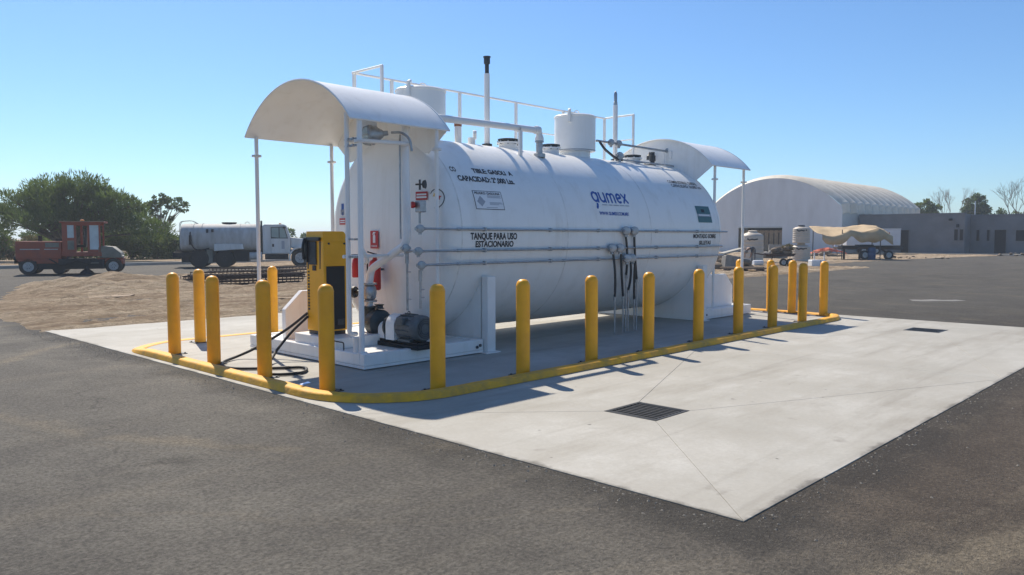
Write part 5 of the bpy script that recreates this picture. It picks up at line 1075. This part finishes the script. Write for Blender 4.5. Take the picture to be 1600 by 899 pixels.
# flatbed trailer under a tan tarpaulin
q = ground_at(1340, 405.5)
t = thing('flatbed_trailer', 'rusty low flatbed work trailer standing under the tan awning', 'trailer', (q.x, q.y, 0), RYAW)
P_(t, 'bed', 'rust', lambda b: b.bb(-1.5, 2.1, -0.9, 0.9, 0.78, 0.92), smooth=False, bevel=0.01)
P_(t, 'side_rail', 'chassis', lambda b: (b.bb(-1.5, 2.1, -0.95, -0.905, 0.92, 1.02), b.bb(-0.1, 0.9, -0.6, 0.3, 0.921, 1.1)), smooth=False)
for x in (0.15, 1.9): wheel(t, (x, -0.8, 0.34), 0.34, 0.22)
for x in (-1.45, -0.3): P_(t, 'leg', 'rust', lambda b: b.bb(x, x+0.12, -0.9, -0.78, 0, 0.78), smooth=False)
P_(t, 'drawbar', 'rust', lambda b: (b.tube([(1.4, -0.6, 0.8), (2.3, -0.7, 0.25), (2.5, -0.7, 0.2)], 0.06, 6), b.tube([(-0.3, -0.7, 0.6), (0.6, -0.7, 0.15)], 0.05, 6)))
def f_tarp(b):
    nx, ny = 44, 12; vs = []; fs = []
    for j in range(ny+1):
        for i in range(nx+1):
            u = i/nx; v = j/ny; x = -3.2+5.2*u; y = -1.3+2.6*v
            edge = 1-v
            z = 2.42-0.55*(1-u)*edge**1.5 + 0.12*u - 0.35*abs(math.sin(u*math.pi*2.6))*edge**2*(0.6+0.4*u) - 0.1*math.sin(u*9+v*4)*0.7 - 0.12*(4*v*(1-v)) + 0.07*noise.noise((x*1.6, y*1.6, 2))
            if u > 0.86: z -= (u-0.86)*3.2*edge
            vs.append((x, y+0.12*math.sin(u*14), z))
    for j in range(ny):
        for i in range(nx): a = j*(nx+1)+i; fs.append((a, a+1, a+nx+2, a+nx+1))
    # hanging front valance
    o = len(vs)
    for i in range(nx+1):
        u = i/nx; fx = vs[i]; d = 0.95+0.25*math.sin(u*11)+0.12*math.sin(u*27); vs.append((fx[0], fx[1]-0.05+0.06*math.sin(u*30), fx[2]-d*(0.4+0.6*u*(1.6-u))))
    for i in range(nx): fs.append((i, o+i, o+i+1, i+1))
    b.add(vs, fs)
t2 = thing('awning', 'sagging tan tarpaulin awning stretched on poles over the work trailer', 'awning', (q.x, q.y, 0), RYAW)
P_(t2, 'tarpaulin', 'tarp', f_tarp, angle=180, solid=0.01)
for x, y in ((-1.7, -1.2), (1.1, -1.2), (-2.9, 1.2), (1.6, 1.2)): P_(t2, 'pole', 'dsteel', lambda b: b.cyl((x, y, 0), (x, y, 2.2), 0.035, 8))
q = ground_at(1361, 406)
t = thing('barrel', 'dark blue plastic barrel standing under the awning', 'barrel', (q.x, q.y, 0)); P_(t, 'body', 'blueplastic', lambda b: b.lathe([(0.27, 0), (0.3, 0.05), (0.31, 0.3), (0.325, 0.33), (0.31, 0.36), (0.31, 0.6), (0.325, 0.63), (0.3, 0.68), (0.28, 0.88), (0.26, 0.9)], n=20)); P_(t, 'lid', 'black', lambda b: b.lathe([(0.28, 0.901), (0.28, 0.93), (0.0001, 0.935)], n=20))

# water tanks
def tinaco(name, label, loc, r, h, lid, squat=False, group='beige plastic water tanks'):
    t = thing(name, label, 'water tank', loc, 0, group)
    pr = [(r*0.96, 0.0), (r, 0.04)]; k = 6
    for i in range(k): z = 0.06+(h*0.78)*i/k; pr += [(r, z), (r, z+h*0.1), (r*0.975, z+h*0.115)]
    pr += [(r, h*0.84), (r*0.97, h*0.88), (r*0.7, h*0.95), (r*0.42, h*0.985), (r*0.4, h)]
    P_(t, 'body', 'tinaco', lambda b: b.lathe(pr, n=36), angle=50)
    P_(t, 'lid', lid, lambda b: b.lathe([(r*0.42, h+0.001), (r*0.42, h+0.07), (r*0.3, h+0.1), (0.0001, h+0.11)], n=24))
    def mk(b):
        for s in (stroke([(-0.32, 0.05), (-0.2, -0.02), (-0.05, 0.03), (0.1, 0.0), (0.3, 0.04)], 0.09),):
            b.add([(-(r+0.006)*math.cos(R_(28)+u/r*1.0), -(r+0.006)*math.sin(R_(28)+u/r*1.0), h*0.74+v) for u, v in s[0]], s[1])
    P_(t, 'print', 'ink', mk, smooth=False); return t
q = ground_at(1251, 409); tinaco('water_tank', 'beige water tank at the bottom of the stacked pair', (q.x, q.y, 0), 0.61, 1.16, 'tinaco')
tinaco('water_tank', 'beige water tank with black lid on top of the stacked pair', (q.x, q.y, 1.25), 0.55, 1.12, 'black')
b = MB(); b.box((q.x, q.y, 1.245), (1.25, 0.1, 0.0)); 
q = ground_at(1175, 409.5); tinaco('water_tank', 'wide beige water tank standing alone behind the bending worker', (q.x, q.y, 0), 0.72, 2.0, 'tinaco')

# building rubble and site clutter
def rock(c, s, seed):
    bm = bmesh.new(); bmesh.ops.create_icosphere(bm, subdivisions=2, radius=1.0); random.seed(seed)
    off = Vector((seed*3.1, seed*1.7, 0))
    vs = [(c[0]+v.co.x*s[0]*(1+0.35*noise.noise(v.co*1.4+off)), c[1]+v.co.y*s[1]*(1+0.35*noise.noise(v.co*1.4+off)), c[2]+v.co.z*s[2]*(1+0.4*noise.noise(v.co*1.8+off))) for v in bm.verts]
    fs = [tuple(v.index for v in f.verts) for f in bm.faces]; bm.free(); return vs, fs
def heap(name, label, px, py, w, h, m, n, cat='rubble', seed=1):
    q = ground_at(px, py); t = thing(name, label, cat, (q.x, q.y, 0), RYAW, 'rubble heaps before the hangar')
    b = MB()
    for i in range(n):
        random.seed(seed*100+i); u = random.uniform(-1, 1); s = random.uniform(0.12, 0.34)*h*1.6; b.add(*rock((u*w/2, random.uniform(-.4, .4), h*(1-abs(u))*random.uniform(0.1, 0.8)), (s*random.uniform(0.8, 1.8), s, s*random.uniform(0.5, 0.9)), seed*50+i))
    b.build('rocks', m, t, smooth=False)['kind'] = 'stuff'; return t
t = heap('rubble_heap', 'brown rubble heap with a pale slab on top beside the tank end', 1138, 421, 1.9, 0.85, 'stonebr', 16, seed=1)
P_(t, 'slab', 'concrete', lambda b: b.box((0.15, 0, 0.93), (1.1, 0.7, 0.08), 0.1, 0, R_(-14)), smooth=False)
P_(t, 'concrete_block', 'block', lambda b: b.box((0.0, -0.55, 0.35), (0.9, 0.5, 0.7), 0.2, 0, R_(6)), smooth=False, bevel=0.03)
heap('rubble_heap', 'grey block rubble between the lone water tank and the cart', 1205, 404, 2.6, 0.8, 'block', 14, seed=2)
heap('rubble_heap', 'dark earth and debris heap right of the stacked tanks', 1290, 401, 3.2, 0.55, 'stonebr', 14, seed=3)
heap('rubble_heap', 'low debris strip in front of the grey building', 1430, 404.5, 6.0, 0.25, 'stonebr', 18, seed=4)
heap('rubble_heap', 'small reddish heap by the far right building front', 1585, 400, 4.0, 0.35, 'stonebr', 10, seed=5)
q = ground_at(1162, 424); t = thing('pallet', 'dark timber pallet with planks lying at the asphalt edge', 'pallet', (q.x, q.y, 0), RYAW)
for i in range(6): P_(t, 'plank', 'plank' if i % 2 else 'rust', lambda b: b.box((random.uniform(-.1, .1), -0.4+i*0.16, 0.14+0.01*i), (2.1, 0.13, 0.035), R_(random.uniform(-6, 6))), smooth=False)
for x in (-0.8, 0, 0.8): P_(t, 'bearer', 'rust', lambda b: b.box((x, 0, 0.06), (0.1, 1.0, 0.11)), smooth=False)
q = ground_at(1221, 416); t = thing('hand_cart', 'brown hand cart loaded with branches and stones', 'cart', (q.x, q.y, 0), RYAW)
P_(t, 'tray', 'rust', lambda b: b.prism([(-0.75, 0.55), (0.55, 0.55), (0.7, 0.72), (-0.9, 0.72)], 0.7, (0, 0.35, 0), (1, 0, 0), (0, 0, 1)), smooth=False)
for x in (0.0, 0.38): wheel(t, (x, -0.3, 0.22), 0.22, 0.14)
P_(t, 'handles', 'rust', lambda b: (b.tube([(-0.8, -0.2, 0.62), (-1.5, -0.2, 0.72)], 0.03, 6), b.tube([(-0.8, 0.2, 0.62), (-1.5, 0.2, 0.72)], 0.03, 6), b.tube([(-0.6, -0.2, 0.55), (-0.7, -0.2, 0)], 0.03, 6)))
P_(t, 'load', 'stonebr', lambda b: [b.add(*rock((random.uniform(-.5, .5), random.uniform(-.2, .2), random.uniform(0.75, 1.05)), (0.28, 0.2, 0.15), 80+i)) for i in range(8)], smooth=False)
vs, fs = clump_crown([(0.3, 0, 1.1, 0.5, 0.3, 0.22)], 260, 0.16, 0.07); b = MB(); b.add(vs, fs); b.build('branches', 'leaf_dry', t, smooth=False)
q = ground_at(1276, 416.5); t = thing('foam_block', 'white block lying at the asphalt edge below the stacked tanks', 'block', (q.x, q.y, 0), RYAW); P_(t, 'body', 'signwhite', lambda b: b.box((0, 0, 0.19), (0.8, 0.5, 0.36), 0.1), smooth=False, bevel=0.03); P_(t, 'strap', 'greyink', lambda b: b.box((0.1, 0, 0.19), (0.05, 0.506, 0.366), 0.1), smooth=False)
q = ground_at(1184, 415.5); b = MB(); b.lathe([(0.15, -0.3), (0.16, -0.28), (0.16, 0.28), (0.15, 0.3)], (0, 0, 0.16), (1, 0, 0), n=14); o = b.build('white_bucket', 'signwhite'); o.location = (q.x, q.y, 0); o.rotation_euler = (0, 0, RYAW+0.2); tag(o, 'white bucket lying on its side in front of the bending worker', 'bucket')
q = ground_at(1222, 400); b = MB(); b.box((0, 0, 0.5), (2.4, 0.2, 1.0)); o = b.build('block_wall', 'block', smooth=False, bevel=0.02); o.location = (q.x, q.y, 0); o.rotation_euler = (0, 0, RYAW); tag(o, 'low grey block wall left of the stacked water tanks', 'wall')
q = ground_at(1292, 399); t = thing('mesh_barrier', 'crumpled orange safety mesh on the ground left of the awning', 'mesh', (q.x, q.y, 0), RYAW)
def f_mesh(b):
    vs = []; fs = []; nx = 20
    for j in range(5):
        for i in range(nx+1): u = i/nx; vs.append((-1.6+3.4*u, -0.4+0.2*j+0.1*math.sin(i), 0.2+0.45*math.sin(math.pi*u)*math.sin(math.pi*(j+0.5)/5)+0.15*noise.noise((u*7, j*0.8, 1))))
    for j in range(4):
        for i in range(nx): a = j*(nx+1)+i; fs.append((a, a+1, a+nx+2, a+nx+1))
    b.add(vs, fs)
P_(t, 'mesh', 'orangecloth', f_mesh, smooth=False, solid=0.02)
q = ground_at(1279, 406.5); t = thing('trestle', 'small pale trestle bench beside the debris right of tanks', 'trestle', (q.x, q.y, 0), RYAW)
P_(t, 'top', 'plank', lambda b: b.box((0, 0, 0.6), (0.9, 0.3, 0.05)), smooth=False)
for x in (-0.35, 0.35): P_(t, 'leg', 'signwhite', lambda b: b.box((x, -0.1, 0.29), (0.07, 0.07, 0.57)), smooth=False)

# trees behind the building
def bare(name, label, px, D, h, group, lean=0.3, seed=3, mm='palebark', r0=0.13, spread=0.55, lev=6):
    random.seed(seed); B0 = place(px, D); t = thing(name, label, 'tree', (B0.x, B0.y, 0), 0, group); tr = MB(); tw = MB()
    def grow(p, d, L, r, k):
        q = p+d*L; m_ = p.lerp(q, 0.5)+rvec()*L*0.08; (tr if k < 2 else tw).tube([p, m_, q], [r, r*0.85, r*0.68], 6 if k < 3 else 4, False)
        if k >= lev: return
        for _ in range(2 if k < 1 or random.random() < 0.6 else 3):
            nd = (d+rvec()*spread+Vector((0, 0, 0.12))).normalized(); grow(q, nd, L*random.uniform(0.66, 0.86), r*0.62, k+1)
    grow(Vector((0, 0, 0)), Vector((lean*RV.x, lean*RV.y, 1)).normalized(), h*0.3, r0, 0)
    grow(Vector((0, 0, 0)), Vector((-lean*RV.x, -lean*RV.y, 1)).normalized(), h*0.28, r0*0.8, 0)
    tr.build('trunk', mm, t); tw.build('branches', mm, t); return t
gp = 'trees behind the grey building'
bare('bare_tree', 'leafless pinkish-grey tree above the grey building', 1483, 112, 7.8, gp, 0.15, 5, spread=0.42, lev=7, r0=0.1)
bare('bare_tree', 'leafless spreading tree cut by the right picture edge', 1594, 100, 9.2, gp, 0.3, 11, 'bark', 0.14, 0.75, 6)
random.seed(21)
B0 = place(1443, 112); tree('leafy_tree', 'round light green tree above the grey roof beside the hangar', (B0.x, B0.y, 0), [rel(0, 0, 5.3, 1.5, 1.4, 1.2), rel(-1.2, 0, 5.9, 0.8, 0.8, 0.6), rel(1.1, 0, 5.5, 1.0, 1.0, 0.9), rel(0.3, 0, 6.3, 0.8, 0.8, 0.5)], 3800, 0.3, 0.17, 'leaf_light', 0.16, 2.5, gp, sub=0.5)
B0 = place(1522, 112); tree('leafy_tree', 'tall dense dark green tree above the middle of the grey building', (B0.x, B0.y, 0), [rel(0, 0, 6.1, 1.5, 1.4, 1.3), rel(-1.1, 0, 5.2, 1.1, 1.0, 1.0), rel(1.1, 0, 5.3, 1.1, 1.0, 1.1), rel(0.6, 0, 7.1, 0.8, 0.8, 0.6), rel(0, 0, 4.4, 1.6, 1.2, 0.9)], 6500, 0.3, 0.2, 'leaf_dark', 0.18, 2.4, gp, sub=0.5)
for px, h, lf, lab in ((1562, 5.4, 'leaf_dark', 'dark bush crown above the grey roof right of the dense tree'), (1588, 5.2, 'leaf_light', 'light bush crown above the grey roof near the right edge'), (1612, 5.0, 'leaf_light', 'pale bush cut by the right picture edge behind the building')):
    B0 = place(px, 108); t = thing('shrub', lab, 'shrub', (B0.x, B0.y, 0), 0, gp); vs, fs = clump_crown([rel(0, 0, h*0.55, 1.7, 1.4, h*0.42), rel(-1, 0, h*0.7, 0.9, 0.9, h*0.22)], 2600, 0.3, 0.16, sub=0.5); c = MB(); c.add(vs, fs); c.build('crown', lf, t, smooth=False); b = MB(); limbs(b, (0, 0, 0), [rel(0, 0, h*0.6), rel(-1, 0, h*0.7), rel(1, 0, h*0.5)], 0.08); b.build('stems', 'bark', t)

# ------------------------------------------------------------------ people
def person(label, px, py, yaw, joints, cloth, hair, extra=None):
    q = ground_at(px, py); t = thing('person', label, 'person', (q.x, q.y, 0), yaw)
    names = list(joints.keys()); idx = {n_: i for i, n_ in enumerate(names)}
    E_ = [('pel', 'spine'), ('spine', 'chest'), ('chest', 'neck'), ('neck', 'head'), ('head', 'crown')]
    for s in 'lr': E_ += [('pel', 'hip'+s), ('hip'+s, 'knee'+s), ('knee'+s, 'ank'+s), ('ank'+s, 'toe'+s), ('chest', 'sho'+s), ('sho'+s, 'elb'+s), ('elb'+s, 'wri'+s), ('wri'+s, 'fin'+s)]
    rad = dict(pel=(.15, .11), spine=(.14, .10), chest=(.16, .11), neck=(.055, .055), head=(.08, .095), crown=(.075, .085), hip=(.095, .095), knee=(.06, .06), ank=(.042, .042), toe=(.045, .03), sho=(.06, .06), elb=(.045, .045), wri=(.032, .032), fin=(.022, .03))
    me = bpy.data.meshes.new('body'); me.from_pydata([joints[n_] for n_ in names], [(idx[a], idx[b_]) for a, b_ in E_], [])
    o = bpy.data.objects.new('body', me); COL.objects.link(o)
    sk = o.modifiers.new('skin', 'SKIN'); sv = me.skin_vertices[0].data if me.skin_vertices else None
    if sv is None:
        bm = bmesh.new(); bm.from_mesh(me); bm.verts.layers.skin.verify(); bm.to_mesh(me); bm.free(); sv = me.skin_vertices[0].data
    for n_, i in idx.items():
        k = n_[:-1] if n_[:-1] in rad and n_ not in rad else n_; sv[i].radius = rad[k]; sv[i].use_root = (n_ == 'pel')
    sb = o.modifiers.new('smooth', 'SUBSURF'); sb.levels = sb.render_levels = 2
    dg = bpy.context.evaluated_depsgraph_get(); m2 = bpy.data.meshes.new_from_object(o.evaluated_get(dg)); bpy.data.objects.remove(o)
    for mm in cloth: m2.materials.append(M[mm])          # trousers, shirt, skin, shoes
    J = {n_: Vector(v) for n_, v in joints.items()}
    reg = {'pel': 0, 'spine': 1, 'chest': 1, 'neck': 2, 'head': 2, 'crown': 2, 'hip': 0, 'knee': 0, 'ank': 0, 'toe': 3, 'sho': 1, 'elb': 1, 'wri': 2, 'fin': 2}
    segs_ = []
    for a, b_ in E_: kb = b_[:-1] if b_[:-1] in reg and b_ not in reg else b_; segs_.append((J[a], J[b_], reg[kb]))
    for f in m2.polygons:
        c = f.center; best = 9; r_ = 0
        for a, b_, g_ in segs_:
            d = b_-a; u = max(0, min(1, (c-a).dot(d)/d.length_squared)); dd = (c-a-d*u).length
            if dd < best: best = dd; r_ = g_
        f.material_index = r_; f.use_smooth = True
    ob = bpy.data.objects.new('body', m2); COL.objects.link(ob); ob.parent = t
    hd_ = J['head'].lerp(J['crown'], 0.75); ax = (J['crown']-J['head']).normalized()
    P_(t, 'hair' if hair != 'signwhite' else 'hard_hat', hair, lambda b: b.lathe([(0.115, 0.0), (0.112, 0.05), (0.085, 0.1), (0.04, 0.125), (0.0001, 0.13)], tuple(hd_), tuple(ax), n=16))
    if extra: extra(t, J)
    return t
stand = dict(pel=(0, 0, .95), spine=(0.01, 0, 1.12), chest=(0.0, 0, 1.35), neck=(0.02, 0, 1.52), head=(0.04, 0, 1.60), crown=(0.03, 0, 1.72), hipl=(0, .09, .9), hipr=(0, -.09, .9), kneel=(.03, .11, .5), kneer=(.02, -.11, .5), ankl=(0, .12, .08), ankr=(0, -.12, .08), toel=(.15, .13, .04), toer=(.15, -.13, .04),
    shol=(0, .19, 1.42), shor=(0, -.19, 1.42), elbl=(.0, .26, 1.13), elbr=(0, -.26, 1.13), wril=(.12, .27, .9), wrir=(.12, -.27, .9), finl=(.17, .26, .8), finr=(.17, -.26, .8))
bendp = dict(stand); bendp.update(spine=(.15, 0, 1.02), chest=(.38, 0, 1.0), neck=(.54, 0, .94), head=(.62, 0, .88), crown=(.70, 0, .78), shol=(.42, .19, 1.0), shor=(.42, -.19, 1.0), elbl=(.5, .24, .72), elbr=(.5, -.24, .72), wril=(.55, .2, .48), wrir=(.55, -.2, .48), finl=(.58, .18, .4), finr=(.58, -.18, .4))
lean_ = dict(stand); lean_.update(kneel=(.18, .1, .52), ankl=(.42, .1, .1), toel=(.54, .1, .04), ankr=(-.28, -.1, .1), toer=(-.14, -.1, .04), kneer=(-.08, -.1, .5), wril=(.3, .22, 1.05), finl=(.38, .2, 1.02), elbl=(.08, .27, 1.15))
person('worker in dark clothes bending over beside the lone beige water tank', 1177, 413.5, RYAW+R_(215), bendp, ['greycloth', 'darkcloth', 'skin', 'rubber'], 'greycloth')
def pack(t, J): P_(t, 'backpack', 'darkcloth', lambda b: b.box((-0.2, 0, 1.3), (0.18, 0.32, 0.46)), smooth=False, bevel=0.06, segs=3)
person('striding worker in pale blue clothes with a dark backpack by the awning', 1305, 399, RYAW+R_(180), lean_, ['bluecloth', 'bluecloth', 'skin', 'rubber'], 'darkcloth', pack)
person('worker with a white hard hat in the dark doorway of the grey building', 1565, 396.5, RYAW+R_(-70), stand, ['darkcloth', 'darkcloth', 'skin', 'rubber'], 'signwhite')

# ------------------------------------------------------------------ loose gravel along the edges of the apron
random.seed(99); b = MB()
def pebble(x, y, s, z=-0.0065):
    a = random.random()*6.28; h = s*random.uniform(0.4, 0.8); c, d = math.cos(a)*s, math.sin(a)*s
    b.add([(x+c, y+d, z), (x-d*0.8, y+c*0.8, z), (x-c, y-d, z), (x+d*0.9, y-c*0.9, z), (x+c*0.2, y+d*0.2, z+h)], [(0,1,4), (1,2,4), (2,3,4), (3,0,4)])
for i in range(1900):
    k = random.random()
    if k < 0.35: x = SX0-abs(random.gauss(0, 0.16))-0.01; y = random.uniform(SY0, SY1)
    elif k < 0.6: x = SX0-abs(random.gauss(0, 0.25))-0.01; y = random.uniform(11.0, SY1+1.0)
    elif k < 0.85: x = random.uniform(SX0, SX1); y = SY0-abs(random.gauss(0, 0.12))-0.01
    else: x = random.uniform(-2, 18); y = random.uniform(-1, 2.0) if x > 4 else random.uniform(1, 18)
    pebble(x, y, random.choice((0.005, 0.007, 0.009, 0.014)))
o = b.build('loose_gravel', 'gravel', smooth=False); tag(o, 'loose gravel scattered along the concrete edge', 'gravel', kind='stuff')
for k, (px, py) in enumerate(((1462, 469),)):
    q = ground_at(px, py); bb_ = MB(); bb_.prism([(-0.75, -0.3), (-0.5, -0.42), (-0.1, -0.3), (0.25, -0.38), (0.7, -0.2), (0.62, 0.15), (0.2, 0.05), (0.05, 0.3), (-0.3, 0.12), (-0.6, 0.2)], 0.004, (q.x, q.y, -0.0065), (RV.x, RV.y, 0), (FV.x, FV.y, 0)); o = bb_.build('cement_spill', 'spill', smooth=False); tag(o, 'pale dried cement spill on the asphalt beyond the apron', 'spill')

# ------------------------------------------------------------------ hazy air
b = MB(); b.bb(-620, 1420, -620, 1420, -1.1, 13.0); o = b.build('haze', 'dirt', smooth=False); o.data.materials.clear()
hm = bpy.data.materials.new('haze_air'); hm.use_nodes = True; hm.node_tree.nodes.clear()
hv = hm.node_tree.nodes.new('ShaderNodeVolumePrincipled'); hv.inputs['Color'].default_value = (0.82, 0.9, 1.0, 1); hv.inputs['Density'].default_value = 0.0009; hv.inputs['Anisotropy'].default_value = 0.35
ho = hm.node_tree.nodes.new('ShaderNodeOutputMaterial'); hm.node_tree.links.new(hv.outputs[0], ho.inputs['Volume'])
o.data.materials.append(hm); tag(o, 'thin pale blue haze in the air over the yard', 'haze', kind='stuff')
